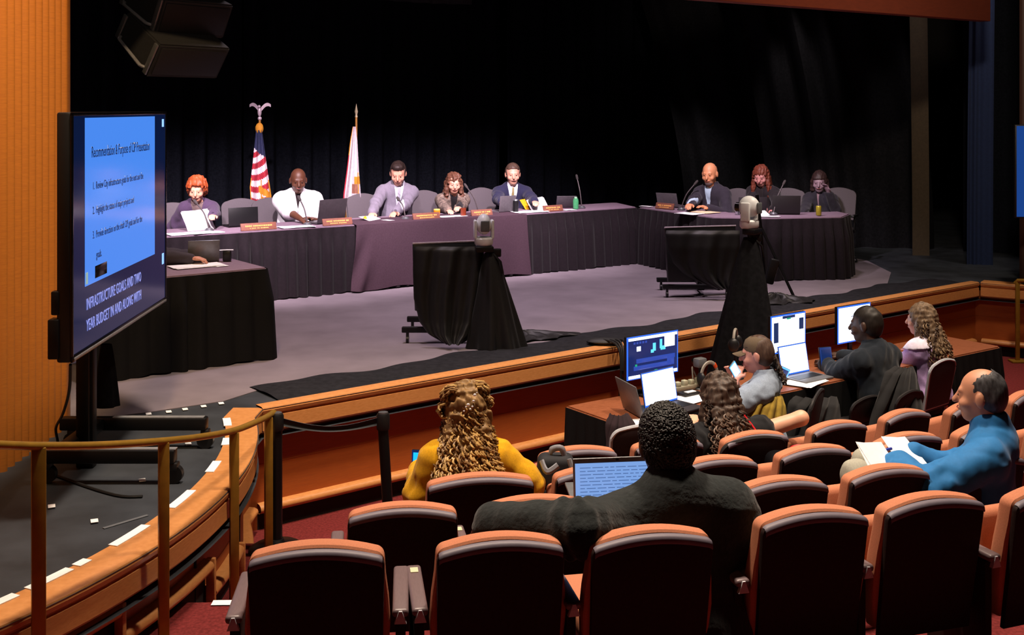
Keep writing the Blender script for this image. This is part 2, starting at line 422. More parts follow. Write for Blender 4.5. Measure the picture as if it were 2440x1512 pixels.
# ---------------------------------------------------------------- drapes
def curtain(name, p0, p1, z0, z1, folds, amp, mt, label, bow=0.0, nv=24, group=None, seed=1):
    p0 = V((*p0, 0)); p1 = V((*p1, 0)); d = p1-p0; L = d.length; d.normalize(); nrm = V((d.y, -d.x, 0))
    r = random.Random(seed); ph = [r.uniform(0, 6.28) for _ in range(4)]
    nu = int(folds*8)
    def fn(u, v):
        z = lerp(z0, z1, v)
        f = math.sin(u*folds*2*math.pi+ph[0]+.8*math.sin(u*5+ph[1]))*(.65+.35*math.sin(u*folds*1.7+ph[2]))
        s = u*L - bow*(v**1.7)*(1-.3*u)
        q = p0+d*s+nrm*(f*amp*(1-.25*v))
        return (q.x, q.y, z)
    m = MB(); m.grid(fn, nu, nv, thick=.006)
    c = (p0+p1)/2
    return tag(m.build(name, mt, w=True, loc=(c.x, c.y, z0), smooth=80), label, 'curtain', group)
b0 = V((-7.2, 12.2, 0)); bd = V((.78, .62, 0)).normalized()
def bk(t): q = b0+bd*t; return (q.x, q.y)
curtain('stage_curtain', bk(0), bk(4.6), STG, 6.6, 15, .10, VELVET, 'black stage curtain at the far left behind the hanging speaker', seed=1, group='black stage curtains')
curtain('stage_curtain', bk(4.65), bk(9.0), STG, 6.6, 15, .10, VELVET, 'black stage curtain behind the two flags', seed=2, group='black stage curtains')
curtain('stage_curtain', bk(9.05), bk(14.2), STG, 6.6, 15, .10, VELVET, 'black stage curtain behind the navy suited man and the empty table corner', seed=3, group='black stage curtains')
curtain('side_curtain', (2.9, 18.7), (4.9, 18.2), STG, 6.6, 4.5, .17, VELVETG, 'black drape with slanting folds behind the bald man in the dark jacket', bow=1.5, seed=4, group='black side drapes')
curtain('side_curtain', (3.9, 17.1), (6.2, 16.6), STG, 6.6, 5, .17, VELVETG, 'black drape with slanting folds behind the two women at the right table', bow=1.2, seed=5, group='black side drapes')
curtain('side_curtain', (6.5, 16.3), (9.3, 15.5), STG, 6.6, 8, .12, VELVET, 'black drape right of the right table, behind the two narrow cloth strips', seed=6, group='black side drapes')
p = at(2193, 600, 15.9); q = at(2210, 600, 15.9)
curtain('narrow_drape', (5.62, 15.9), (5.84, 15.86), STG, 6.0, 1.0, .03, GREYLEG, 'narrow olive brown cloth strip hanging full height at stage right', bow=.08, seed=7)
curtain('narrow_drape', (6.02, 15.0), (6.32, 14.9), STG, 6.0, 3.0, .035, BLUELEG, 'narrow dark blue cloth strip hanging at the right edge of the stage', bow=-.06, seed=8)
# pleated border peeking in at the top of the opening
def bord(u, v):
    q = b0+bd*(5.5+u*2.4)-NRM*0; q = q-V((-bd.y, bd.x, 0))*.7
    q = q+V((bd.y, -bd.x, 0))*.04*math.sin(u*50)
    return (q.x, q.y, 4.40+v*1.0+.12*(u-.5)**2)
m = MB(); m.grid(bord, 110, 4, thick=.005)
tag(m.build('border_curtain', mat('grey_border', '2c2a2c', .9), w=True, loc=(0, 14, 4), smooth=80), 'grey pleated border curtain just showing at the top edge of the view', 'curtain')

# ---------------------------------------------------------------- brass handrail round the left wing
def rpos(px, py, Y): return at(px, py, Y)
rail_pts = [V((-2.30, 3.7, 1.75)), V((-2.08, 4.2, 1.655)), at(92, 1062, 4.58), at(240, 1060, 4.9), at(390, 1050, 5.25), at(480, 1040, 5.62), at(558, 1025, 6.1), at(610, 1005, 6.5), at(640, 990, 6.85), at(652, 982, 6.98)]
t = thing('brass_handrail', 'brass handrail on flat posts following the curved edge of the stage at left', 'handrail', (-1.6, 5.3, .42))
# smooth the rail with a Catmull-Rom pass
def catmull(P, k=6):
    out = []
    for i in range(len(P)-1):
        a, b, c, d = P[max(i-1, 0)], P[i], P[i+1], P[min(i+2, len(P)-1)]
        for j in range(k):
            s = j/k; out.append(.5*((2*b)+(c-a)*s+(2*a-5*b+4*c-d)*s*s+(3*b-a-3*c+d)*s**3))
    return out+[P[-1]]
m = MB(); m.tube(catmull(rail_pts), .021, 12, flat=.8); m.build('top_rail', BRASS, t, w=True)
for px, py, Y, z0 in ((92, 1066, 4.58, .56), (390, 1054, 5.25, .42), (558, 1030, 6.1, .2), (640, 994, 6.85, .2)):
    p = at(px, py, Y); m = MB(); wv = .055 if Y < 5 else .048
    m.box((p.x, p.y, (p.z+z0)/2), (wv, .03, p.z-z0), rot=(0, 0, .5), bev=.004); o = m.build('post', BRASS, t, w=True)
    m = MB(); m.lathe([(.055, 0), (.055, .012), (.03, .02)], (p.x, p.y, z0)); m.build('foot_plate', BRASS, o, w=True)
t = thing('brass_rail', 'brass rail post standing by the wooden stage wing at the right edge', 'handrail', (5.84, 13.0, 0))
m = MB(); m.box((5.80, 13.0, .47), (.045, .03, .94), bev=.004); m.build('post', BRASS, t, w=True)
m = MB(); m.box((5.80, 13.0, .012), (.17, .14, .024), bev=.006); m.build('foot_plate', BRASS, t, w=True)
m = MB(); m.tube([(5.78, 13.02, .90), (5.80, 13.0, .935), (6.0, 12.9, .95), (6.8, 12.55, .95)], .022, 10); m.build('top_rail', BRASS, t, w=True)

# retractable-belt barrier posts
def stanchion(px, py, Y, lean, label, z0):
    p = at(px, py, Y); t = thing('barrier_post', label, 'barrier post', (p.x+lean, p.y, z0), 0, 'black belt barrier posts')
    b = V((p.x+lean, p.y, z0))
    m = MB(); m.lathe([(.0, .0), (.17, .0), (.17, .012), (.14, .03), (.05, .05), (.04, .07), (.0, .07)], b, 28); m.build('base', BLACKM, t, w=True)
    top = V((p.x, p.y, p.z-.10))
    m = MB(); m.cyl(b+V((0, 0, .05)), top, .033, .033, 18); m.build('pole', BLACKM, t, w=True)
    m = MB(); m.lathe([(0, 0), (.04, 0), (.042, .01), (.042, .085), (.036, .1), (0, .1)], top, 20); o = m.build('belt_head', BLACKP, t, w=True)
    m = MB(); m.lathe([(0, 0), (.03, 0), (.03, .008), (0, .008)], top+V((0, 0, .1)), 16); m.build('cap', GREYM, o, w=True)
    return top
ta = stanchion(660, 985, 6.95, 0.0, 'black barrier post beside the end of the brass handrail', .2)
tb = stanchion(913, 984, 7.1, .05, 'black barrier post in front of the stage, between handrail and yellow sweater', 0.0)
def belt(u, v):
    p = ta.lerp(tb, .06+.88*u); sag = .05*math.sin(u*math.pi)
    return (p.x, p.y-.01+.012*math.sin(v*math.pi), p.z+.075-sag-.05*v*(1-.25*math.sin(u*math.pi)))
m = MB(); m.grid(belt, 20, 3, thick=.002)
tag(m.build('barrier_belt', mat('black_webbing', '1c2126', .6, scale=200), w=True, loc=tuple(ta)), 'black webbing belt stretched between the two barrier posts', 'belt')
# ---------------------------------------------------------------- auditorium seats (origin on the floor under the back, facing +Y)
def back_outline(w, z0, ztop, rise, rc, flare=0.0):
    """closed outline in XZ: arched top with rounded shoulders, optional flare at mid height"""
    h = w/2; out = [(-h+.012, z0), (h-.012, z0)]
    if flare: out += [(h+flare*.6, z0+.10), (h+flare, z0+.22), (h+flare*.7, z0+.32), (h+.004, z0+.40)]
    zs = ztop-rise
    for i in range(7):
        a = i/6*math.pi/2*.93
        out.append((h-rc+rc*math.cos(a), zs-rc+rc*math.sin(a)))
    x0 = out[-1][0]; zz = out[-1][1]
    for i in range(1, 12):
        x = lerp(x0, -x0, i/12); out.append((x, zz+(ztop-zz)*(1-(x/x0)**2)))
    half = [(-x, z) for x, z in out[2:]]
    k = len(out)
    out.append((-x0, zz))
    for i in range(5, -1, -1):
        a = i/6*math.pi/2*.93
        out.append((-(h-rc+rc*math.cos(a)), zs-rc+rc*math.sin(a)))
    if flare: out += [(-(h+.004), z0+.40), (-(h+flare*.7), z0+.32), (-(h+flare), z0+.22), (-(h+flare*.6), z0+.10)]
    return out
def lean(c): return V((c.x, c.y-(c.z-.32)*.15+.02*math.cos(min(1, abs(c.x)/.25)*1.5)-.02, c.z))
KIT = {}
def seat_kit(w):
    k = round(w, 3)
    if k in KIT: return KIT[k]
    d = {}
    m = MB(); m.prism(back_outline(w, .30, .85, .022, .030), .026, bev=.007, shear=lean); d['back_shell'] = m.mesh('back_shell', SHELL)
    m = MB(); m.prism(back_outline(w-.002, .34, .866, .024, .036, .020), .078, M=Matrix.Translation((0, .024, 0)), bev=.022, seg=3, shear=lean); d['back_cushion'] = m.mesh('back_cushion', UPH)
    # grey strip that paints the sheen on the shell's top bevel
    o = back_outline(w, .30, .85, .022, .030); top = [p for p in o if p[1] > .80 and abs(p[0]) < w/2-.004]
    top.sort(key=lambda p: p[0])
    m = MB(); n = len(top); P = []
    for x, z in top:
        for dy, dz in ((-.006, -.026), (-.010, -.020), (-.006, -.001), (.004, .005), (.02, .005)):
            q = lean(V((x*(1 if abs(x) < w/2-.01 else 1.0), 0, z))); P.append((q.x, q.y+dy, q.z+dz))
    m.poly(P, [(i*5+j, i*5+j+1, (i+1)*5+j+1, (i+1)*5+j) for i in range(n-1) for j in range(4)]); d['bevel_highlight'] = m.mesh('bevel_highlight', BEVELHI, 70)
    m = MB(); m.box((0, .34, .43), (w-.03, .44, .10), bev=.035, seg=3); d['seat_down'] = m.mesh('seat_cushion', UPH)
    m = MB(); m.box((0, .19, .52), (w-.06, .09, .38), rot=(-.14, 0, 0), bev=.035, seg=3); d['seat_up'] = m.mesh('seat_cushion', UPH)
    m = MB(); m.box((0, 0, 0), (.058, .40, .03), bev=.012, seg=3); d['armrest'] = m.mesh('armrest', ARMW)
    m = MB(); m.box((0, 0, 0), (.036, .34, .56), bev=.006); m.box((0, 0, -.285), (.06, .40, .03), bev=.008); d['arm_support'] = m.mesh('arm_support', SHELL)
    m = MB(); m.box((0, 0, 0), (.03, .045, .003)); d['number_plate'] = m.mesh('number_plate', PLAQUE, 0)
    m = MB(); m.prism([(-.022, 0), (.022, 0), (.006, .045), (-.006, .045)], .02, bev=.003); d['end_cap'] = m.mesh('end_cap', CHROME)
    KIT[k] = d; return d
SEATS = {}
def seat(row, idx, px, py, w, label, occupied=False, right_arm=False, left_arm=True, plate=None, ztop=None, dz=0):
    fl = ROWS[row][1]; zt = fl+.868
    p = on(px, py, zt)
    # keep each seat on its row's arc
    d = (ROWC-V((p.x, p.y, 0))); d.z = 0; d.normalize()
    rz = face(d)
    base = V((p.x, p.y, fl))+d*.06
    t = thing('theatre_seat', label, 'seat', tuple(base), rz, 'upholstered theatre seats')
    k = seat_kit(w)
    link('back_shell', k['back_shell'], t); link('back_cushion', k['back_cushion'], t, label='orange upholstery'); link('bevel_highlight', k['bevel_highlight'], t, label='grey moulding along the top')
    link('seat_cushion', k['seat_down'] if occupied else k['seat_up'], t)
    for sgn, yes in ((-1, left_arm), (1, right_arm)):
        if not yes: continue
        x = sgn*(w/2+.055)
        link('arm_support', k['arm_support'], t, loc=(x, .17, .30))
        a = link('armrest', k['armrest'], t, loc=(x, .16, .605))
        link('end_cap', k['end_cap'], a, loc=(-sgn*.012 if False else 0, -.205, -.035))
        if plate == sgn: link('number_plate', k['number_plate'], a, loc=(0, .14, .0165), label='pale green number plate')
    SEATS[(row, idx)] = (base, d, rz)
    return t
seat(1, 1, 755, 1298, .475, 'nearest theatre seat at the left end of the front-most row, beside the aisle', right_arm=True)
seat(1, 2, 1192, 1278, .46, 'theatre seat in the nearest row under the outstretched sleeve of the black jacket', plate=-1)
seat(1, 3, 1552, 1262, .46, 'theatre seat in the nearest row occupied by the person in the black jacket', occupied=True)
seat(1, 4, 1937, 1213, .45, 'empty theatre seat in the nearest row, directly right of the person in the black jacket')
seat(1, 5, 2222, 1181, .455, 'empty theatre seat in the nearest row, second to the right of the black jacket')
seat(1, 6, 2516, 1157, .47, 'theatre seat in the nearest row cut off by the right edge of the view')
seat(2, 1, 960, 1203, .47, 'theatre seat directly behind the gap of the nearest row, left end of its row', right_arm=False)
seat(2, 2, 1275, 1186, .47, 'theatre seat just beyond the outstretched black sleeve, left of the open laptop', plate=-1)
seat(2, 3, 1568, 1165, .45, 'theatre seat hidden in front of the person in the black jacket')
seat(2, 4, 1865, 1140, .45, 'empty theatre seat in front of the right shoulder of the black jacket')
seat(2, 5, 2115, 1112, .445, 'theatre seat behind the grey trousered knee of the man in blue')
seat(2, 6, 2350, 1083, .46, 'theatre seat occupied by the man in the blue jacket', occupied=True, right_arm=True)
seat(3, 1, 1145, 1131, .55, 'wide theatre seat occupied by the person in the yellow sweater', occupied=True)
seat(3, 2, 1425, 1112, .47, 'theatre seat half hidden by the open laptop of the person in black jacket')
seat(3, 3, 1708, 1090, .47, 'theatre seat behind the woman with the red lanyard')
seat(3, 4, 1940, 1063, .46, 'empty theatre seat right of the black bag with red strap')
seat(3, 5, 2165, 1034, .46, 'theatre seat just beyond the white papers of the man in blue')
seat(3, 6, 2345, 1012, .44, 'theatre seat hidden beyond the back of the man in blue')
seat(3, 7, 2520, 990, .46, 'theatre seat at the right edge of the view just right of the blue sleeve')
seat(4, 1, 1378, 1066, .48, 'theatre seat closest to the stage at left, under the black table skirt')
seat(4, 2, 1592, 1045, .46, 'theatre seat half hidden by the curly head of the black jacket person')
seat(4, 3, 1800, 1030, .46, 'theatre seat hidden beneath the bare elbow of the woman with lanyard')
seat(4, 4, 1997, 1005, .445, 'empty theatre seat right of the bare elbow, in the row closest to the stage')
seat(4, 5, 2160, 978, .42, 'empty theatre seat under the black coat draped chair')
seat(4, 6, 2312, 960, .44, 'theatre seat behind the head of the man in blue, in the row closest to stage')
seat(4, 7, 2450, 934, .45, 'theatre seat at the right edge of the view on the red carpet beyond')
# ---------------------------------------------------------------- skirted tables
def skirt_path(m, path, z0, z1, pitch, amp, seed=0, flare=.03):
    """pleated cloth hanging along a plan path (outward to the right of travel)"""
    pts = [V((*p, 0)) for p in path]; cum = [0]
    for a, b in zip(pts, pts[1:]): cum.append(cum[-1]+(b-a).length)
    L = cum[-1]; nu = max(8, int(L/pitch*8)); r = random.Random(seed); p1, p2 = r.uniform(0, 6), r.uniform(0, 6)
    nrm = []
    for i in range(len(pts)):
        ds = []
        if i > 0: ds.append((pts[i]-pts[i-1]).normalized())
        if i < len(pts)-1: ds.append((pts[i+1]-pts[i]).normalized())
        d = sum(ds, V((0, 0, 0))).normalized(); nrm.append(V((d.y, -d.x, 0)))
    def fn(u, v):
        s = u*L; k = 0
        while k < len(cum)-2 and cum[k+1] < s: k += 1
        t = (s-cum[k])/(cum[k+1]-cum[k]); p = pts[k].lerp(pts[k+1], t); nv = nrm[k].lerp(nrm[k+1], t).normalized()
        a = s/pitch*2*math.pi+1.1*math.sin(s*5.3+p1)+.6*math.sin(s*13+p2)
        f = (2*abs(math.sin(a/2))**.8-1)*(.7+.3*math.sin(s*7.1+p2))
        dn = 1-v
        o = .008 + amp*(f+.35)*(.03+.97*min(1, dn*3.0)) + flare*dn + .012*math.sin(s*3.1+p1)*dn
        q = p+nv*(o+.006); zb = z0+.012*max(0, math.sin(s*9+p1))
        return (q.x, q.y, lerp(zb, z1, v))
    m.grid(fn, nu, 12, thick=.004)
def table(label, path, backpath, ztop, zfloor, top_mat, skirt_mat, pitch, amp, seed, th=.028, name='skirted_table', legs=()):
    c = sum((V((*p, 0)) for p in path+backpath), V((0, 0, 0)))/len(path+backpath)
    t = thing(name, label, 'table', (c.x, c.y, zfloor))
    ol = path+backpath[::-1]; n = len(ol)
    m = MB(); m.poly([(x, y, ztop) for x, y in ol]+[(x, y, ztop-th) for x, y in ol], [list(range(n)), list(range(2*n-1, n-1, -1))]+[(i, (i+1) % n, n+(i+1) % n, n+i) for i in range(n)])
    bmesh.ops.recalc_face_normals(m.bm, faces=m.bm.faces)
    bmesh.ops.bevel(m.bm, geom=[e for e in m.bm.edges if abs(e.verts[0].co.z-ztop) < 1e-5 and abs(e.verts[1].co.z-ztop) < 1e-5], offset=.01, segments=2, affect='EDGES')
    m.build('tabletop', top_mat, t, w=True)
    m = MB(); skirt_path(m, path, zfloor+.01, ztop-.008, pitch, amp, seed); m.build('skirt', skirt_mat, t, w=True, smooth=80)
    for x, y in legs:
        m = MB(); m.cyl((x, y, zfloor), (x, y, ztop-th), .018, n=10); m.build('leg', GREYM, t, w=True)
    return t
TD = V((.827, .562, 0)); TN = V((-.562, .827, 0))      # main table direction, and away from the audience
TZ = STG+.75
A0 = V((-2.61, 12.16, 0))
def tp(s, d=0.0): q = A0+TD*s+TN*d; return (q.x, q.y)
MS, ME = -1.9, 5.15
table('long black skirted council table with mauve top, five people seated behind it', [tp(MS), tp(0), tp(2), tp(ME), tp(ME+.03, .05)], [tp(MS, .75), tp(0, .75), tp(2, .75), tp(ME+.2, .75), tp(ME+.25, .70)], TZ, STG, TOPC, SKIRT, .14, .048, 3,
      legs=[tp(MS+.1, .7), tp(0, .7), tp(2, .7), tp(4, .7), tp(ME, .7)])
c1 = V((*tp(ME), 0)); k1 = V((2.42, 13.62, 0)); k2 = V((3.05, 13.52, 0)); k3 = V((3.98, 13.68, 0)); k4 = V((4.2, 14.1, 0))
table('black skirted table angled at right of the stage, three people seated behind it', [(c1.x+.035, c1.y-.02), (k1.x, k1.y), (k2.x, k2.y), (k3.x, k3.y), (k4.x, k4.y)],
      [(c1.x+.62, c1.y+.5), (2.75, 14.3), (3.2, 14.22), (3.8, 14.35), (4.15, 14.45)], TZ-.002, STG, TOPC, SKIRT, .14, .045, 5, legs=[(2.6, 14.2), (4.0, 14.2)])
fr = on(637, 637, TZ); ED = V((.80, .60, 0)); EN = V((-.60, .80, 0)); fr = V((fr.x, fr.y, 0))
def sp(s, d=0.0): q = fr-ED*s+EN*d; return (q.x, q.y)
table('small black skirted table in front of the long table, behind the display', [sp(1.5), sp(.02), sp(0, .02), sp(0, .76)], [sp(1.5, .76), sp(1.0, .76), sp(.5, .76), sp(.02, .77)], TZ, STG, TOPC, SKIRTN, .17, .04, 9, legs=[sp(1.4, .1), sp(1.4, .7)])
B0 = V((.40, 8.25, 0)); OD = V((4.1-.4, 10.84-8.25, 0)); OL = OD.length; OD.normalize(); ON = V((-OD.y, OD.x, 0))
OZ = .74
def op(s, d=0.0): q = B0+OD*s-ON*d; return (q.x, q.y)       # d measured towards the audience
table('long walnut topped operators table with black skirt in front of the stage', [op(0, 0), op(0, .60), op(.03, .63), op(OL/2, .63), op(OL-.03, .63), op(OL, .60), op(OL, 0)], [op(.0, -.01), op(.1, -.01), op(OL*.3, -.01), op(OL/2, -.01), op(OL*.7, -.01), op(OL-.1, -.01), op(OL, -.01)],
      OZ, 0.0, WOODT, SKIRTN, .11, .018, 11, name='operator_table', legs=[op(.1, .1), op(OL/2, .1), op(OL-.1, .1)])
# mauve overlay cloth over the middle of the long table
s0, s1 = (V((*tp(0), 0))-A0).dot(TD), 0
def tsolve(px, d=0.0):
    k = (px-CX)/F; o = A0+TN*d; s = (k*o.y-o.x)/(TD.x-k*TD.y); q = o+TD*s; return s, q
sa, sb = tsolve(845)[0], tsolve(1243)[0]
def ov(u, v):
    s = lerp(sa, sb, u)+(v**2)*(.02*math.sin(u*9)+(-.05 if u < .1 else 0))+ (u-.5)*.10*v
    ln = .80+.02*math.sin(u*14)
    if v < .3: q = A0+TD*lerp(sa, sb, u)+TN*(.50-.535*v/.3); z = TZ+.006
    else:
        w = (v-.3)/.7; fo = .018*math.sin(u*11+w*1.5)*w+.045*math.exp(-((u-.03)/.05)**2)*math.sin(w*6+u*60)*w+.03*math.exp(-((u-.97)/.05)**2)*w+.085+.02*w
        q = A0+TD*s-TN*fo; z = TZ+.004-w*(.725+.012*math.sin(u*20))
    return (q.x, q.y, z)
m = MB(); m.grid(ov, 70, 30, thick=.004)
tag(m.build('table_overlay', OVERLAY, w=True, loc=(*tp((sa+sb)/2), STG), smooth=60), 'plain mauve cloth draped over the middle front of the long council table', 'tablecloth')

# ---------------------------------------------------------------- display on a cart, stage left
t = thing('display_cart', 'large dark display on a rolling cart showing a blue slide, at the left', 'display', (-2.3, 6.5, STG), 0)
N0 = V((-2.205, 5.67, 0)); N1 = V((-2.285, 7.48, 0)); dd = (N1-N0).normalized(); fw = V((dd.y, -dd.x, 0))     # fw faces +X
zb, zt = 1.63, 2.885; Wd = (N1-N0).length
Mt = loft_frame(N0+V((0, 0, zb)), dd, (0, 0, 1), fw)     # local x along, y up, z out of the face
def tb_(x0, x1, y0, y1, z0, z1, bev=0.0, mm=None):
    mm = mm or MB(); mm.box(((x0+x1)/2, (y0+y1)/2, (z0+z1)/2), (x1-x0, y1-y0, z1-z0), M=Mt, bev=bev); return mm
H = zt-zb
tb_(0, Wd, 0, H, -.075, -.004, .012).build('casing', BLACKP, t, w=True)
m = MB()
for b in ((0, Wd, 0, .035), (0, Wd, H-.02, H), (0, .02, 0, H), (Wd-.02, Wd, 0, H)): tb_(*b, -.006, .006, .004, m)
m.build('bezel', BLACKG, t, w=True)
m = MB(); tb_(.02, Wd-.02, .006, .022, .006, .010, .002, m); m.build('lower_strip', SILVER, t, w=True)
tb_(.02, Wd-.02, .035, H-.02, -.004, .001).build('screen', NAVYSCR, t, w=True)
xs0, xs1, ys0, ys1 = .20, 1.535, .35, H-.03
sl = tb_(xs0, xs1, ys0, ys1, .0012, .002).build('slide', BLUESLIDE, t, w=True, label='blue slide with dark writing')
def txt(body, size, x, y, mt, nm, par, xs=1.0):
    me = text_mesh(body, size); me.transform(Mt @ Matrix.Translation((x, y, .0028)) @ Matrix.Diagonal((xs, 1, 1, 1))); me.materials.append(mt)
    return link(nm, me, par, w=True)
txt('Recommendation & Purpose of CIP Presentation', .085, xs0+.10, ys1-.21, SLIDETXT, 'heading', sl, .66)
for i, (ln, y) in enumerate((('1.  Review City infrastructure goals for the next and the', .38), ('2.  Highlight the status of major projects and', .51), ('3.  Provide direction on the draft CIP goals and for the', .64), ('     goals.', .75))):
    txt(ln, .058, xs0+.12, ys1-y, SLIDETXT, 'body_text', sl, .72)
tb_(xs0+.16, xs0+.36, ys0+.02, ys0+.085, .002, .0035, .001).build('button', BLACKG, sl, w=True)
tb_(xs0+.01, xs0+.045, ys0+.01, ys0+.07, .002, .003).build('corner_icon', mat('pale_icon', '8fb0b0', .5, emit='90b8c0', estr=.6), sl, w=True)
txt('INFRASTRUCTURE GOALS AND TWO', .085, xs0+.02, .225, CAPTXT, 'caption', t, .70)
txt('YEAR BUDGET IN AND ALONG WITH', .085, xs0+.02, .115, CAPTXT, 'caption', t, .70)
tb_(Wd-.10, Wd-.06, H-.10, H-.05, .0012, .003).build('indicator', mat('pale_blue_icon', '80b0f0', .5, emit='7fb8ff', estr=1.2), t, w=True)
tb_(Wd-.10, Wd-.06, .26, .33, .0012, .003).build('indicator', mat('pale_blue_icon', '80b0f0'), t, w=True)
# side clamps on the near edge
m = MB(); tb_(-.012, .06, .02, .22, -.115, -.06, .008, m); tb_(-.008, .04, .24, .36, -.10, -.06, .008, m); m.build('side_clamp', BLACKM, t, w=True)
cpos = at(206, 940, 6.5); cz = V((cpos.x, 6.5, 0))
m = MB(); m.box((cz.x, 6.5, (STG+.08+2.3)/2), (.07, .12, 2.3-STG-.08), bev=.012); m.box((cz.x, 6.5, 1.35), (.10, .07, 1.0), bev=.01); m.build('column', BLACKM, t, w=True)
m = MB(); m.box((-2.34, 6.52, 2.2), (.05, .7, .5), bev=.01); m.build('mount_plate', BLACKM, t, w=True)
for y, x0, x1 in ((6.86, -2.73, -1.845), (6.22, -2.62, -1.845)):
    m = MB(); m.box(((x0+x1)/2, y, STG+.15), (x1-x0, .07, .075), bev=.01); b = m.build('base_leg', BLACKM, t, w=True)
    m = MB(); m.box(((x0+x1)/2+.15, y, STG+.189), ((x1-x0)*.62, .045, .004)); m.build('leg_top_strip', SILVER, b, w=True)
    for x in (x0+.07, x1-.01):
        m = MB(); m.cyl((x, y-.02, STG+.05), (x, y+.02, STG+.05), .05, n=18); m.box((x, y, STG+.095), (.05, .06, .04), bev=.008); m.build('caster', BLACKP, b, w=True)
m = MB(); m.box((-2.5, 6.54, STG+.15), (.08, .62, .07), bev=.01); m.build('cross_bar', BLACKM, t, w=True)
def hang(u, v):
    a = u*2*math.pi; r = .03+.045*v**.8; z = 1.46-.38*v
    return (-2.49+r*math.cos(a)*(1+.15*math.sin(a*5)), 6.95+r*.8*math.sin(a), z)
m = MB(); m.grid(hang, 36, 10); m.poly([hang(i/36, 1) for i in range(36)], [list(range(36))])
tag(m.build('cloth_bundle', VELVETG, w=True, loc=(-2.49, 6.95, 1.1), smooth=80), 'black cloth bundle hanging behind the column of the display cart', 'cloth')
pc = [at(168, 868, 5.7), at(165, 930, 5.8), at(150, 985, 6.1), at(133, 1020, 6.6), V((-2.75, 6.85, STG+.01)), V((-2.7, 6.5, STG+.008)), V((-2.45, 6.25, STG+.008)), V((-2.1, 6.0, STG+.008)), V((-1.95, 5.98, STG+.008))]
m = MB(); m.tube(catmull(pc, 5), .008, 6)
tag(m.build('display_cable', CORDM, w=True, loc=tuple(pc[4])), 'black cable hanging from the display down to the stage floor', 'cable')

# second display at the far right edge
t = thing('wall_display', 'blue lit display showing at the right edge of the view', 'display', (6.0, 12.9, STG))
p0 = at(2421, 300, 12.9); p1 = at(2421, 516, 12.9)
m = MB(); m.box((p0.x+.55, 12.92, (p0.z+p1.z)/2), (1.12, .05, p0.z-p1.z+.03), bev=.01); m.build('casing', BLACKP, t, w=True)
m = MB(); m.box((p0.x+.55, 12.893, (p0.z+p1.z)/2), (1.09, .004, p0.z-p1.z)); m.build('screen', mat('dim_blue_screen', '0a1530', .3, emit='1c4a9a', estr=.75), t, w=True)
m = MB(); m.box((p0.x+.55, 12.98, 1.4), (.10, .08, 1.1), bev=.01); m.build('column', BLACKM, t, w=True)
m = MB(); m.box((p0.x+.55, 12.98, STG+.04), (.7, .5, .06), bev=.01); m.build('base', BLACKM, t, w=True)

# ---------------------------------------------------------------- hanging loudspeaker array, upper left
t = thing('speaker_array', 'black line of loudspeaker cabinets hanging over the stage at upper left', 'loudspeaker', (-2.55, 8.7, 3.2))
az = math.radians(-28)
for i, (zc, tilt, yo) in enumerate(((3.40, -.62, .0), (3.70, -.46, .10), (4.02, -.30, .16))):
    Mc = Matrix.Translation((-2.62, 8.75+yo, zc)) @ Matrix.Rotation(math.radians(54), 4, 'Z') @ Matrix.Rotation(-tilt, 4, 'X')
    # front face towards local -Y, wedge narrower at the rear
    m = MB(); b2 = bmesh.new()
    vs = [(-.33, -.25, -.145), (.33, -.25, -.145), (.31, .25, -.115), (-.31, .25, -.115), (-.33, -.25, .145), (.33, -.25, .145), (.31, .25, .115), (-.31, .25, .115)]
    m.poly(vs, [(0, 1, 5, 4), (1, 2, 6, 5), (2, 3, 7, 6), (3, 0, 4, 7), (4, 5, 6, 7), (3, 2, 1, 0)], M=Mc)
    b2.free(); bmesh.ops.bevel(m.bm, geom=list(m.bm.edges), offset=.012, segments=2, affect='EDGES')
    c = m.build('cabinet', mat('speaker_paint', '1a1a1c', .7, var=.3, scale=80), t, w=True)
    m = MB(); m.box((0, -.252, 0), (.60, .012, .23), bev=.004, M=Mc); m.build('grille', mat('speaker_grille', '0b0b0c', .6, scale=300, var=.5), c, w=True)
    m = MB(); m.tube([Mc @ V(p) for p in ((-.335, -.20, -.09), (-.36, -.17, -.09), (-.36, .15, -.075), (-.325, .19, -.075))], .013, 8); m.build('rigging_bar', mat('dull_steel', '77787e', .5, .3), c, w=True)
    for lx, ly, lh in ((.335, -.2, .24), (-.335, -.22, .26), (-.33, .22, .2)):
        m = MB(); m.box((lx, ly, 0), (.016, .045, lh), bev=.004, M=Mc); m.build('link_plate', GREYM, c, w=True)
m = MB(); m.tube([(-2.58, 8.75, 4.1), (-2.58, 8.75, 6.5)], .012, 6); m.build('hanging_cable', BLACKM, t, w=True)

# ---------------------------------------------------------------- draped monitors and camera tripods
def drape_rows(name, label, rows, fold, nfold, mt, bulge=.12, group=None, top_back=.0):
    """rows: (left_px, right_px, y_px, depth) ; cloth sheet bulging towards the audience"""
    P = []
    for l, r_, y, Y in rows: P.append((at(l, y, Y), at(r_, y, Y)))
    n = len(P)-1
    def fn(u, v):
        k = min(int(v*n), n-1); tt = v*n-k
        a = P[k][0].lerp(P[k+1][0], tt); b = P[k][1].lerp(P[k+1][1], tt)
        q = a.lerp(b, u); w = math.sin(u*math.pi)**.6 if 0 < u < 1 else 0
        q = q+V((0, -1, 0))*(bulge*w*(.3+.7*v)+fold*math.sin(u*nfold*6.283+v*4.0)*(.2+.8*v)*w+fold*.6*math.sin(u*nfold*15+v*9)*v*w)
        return tuple(q)
    m = MB(); m.grid(fn, 60, 40, thick=.005)
    c = (P[0][0]+P[0][1])/2
    return tag(m.build(name, mt, w=True, loc=tuple(c), smooth=80), label, 'cloth', group)
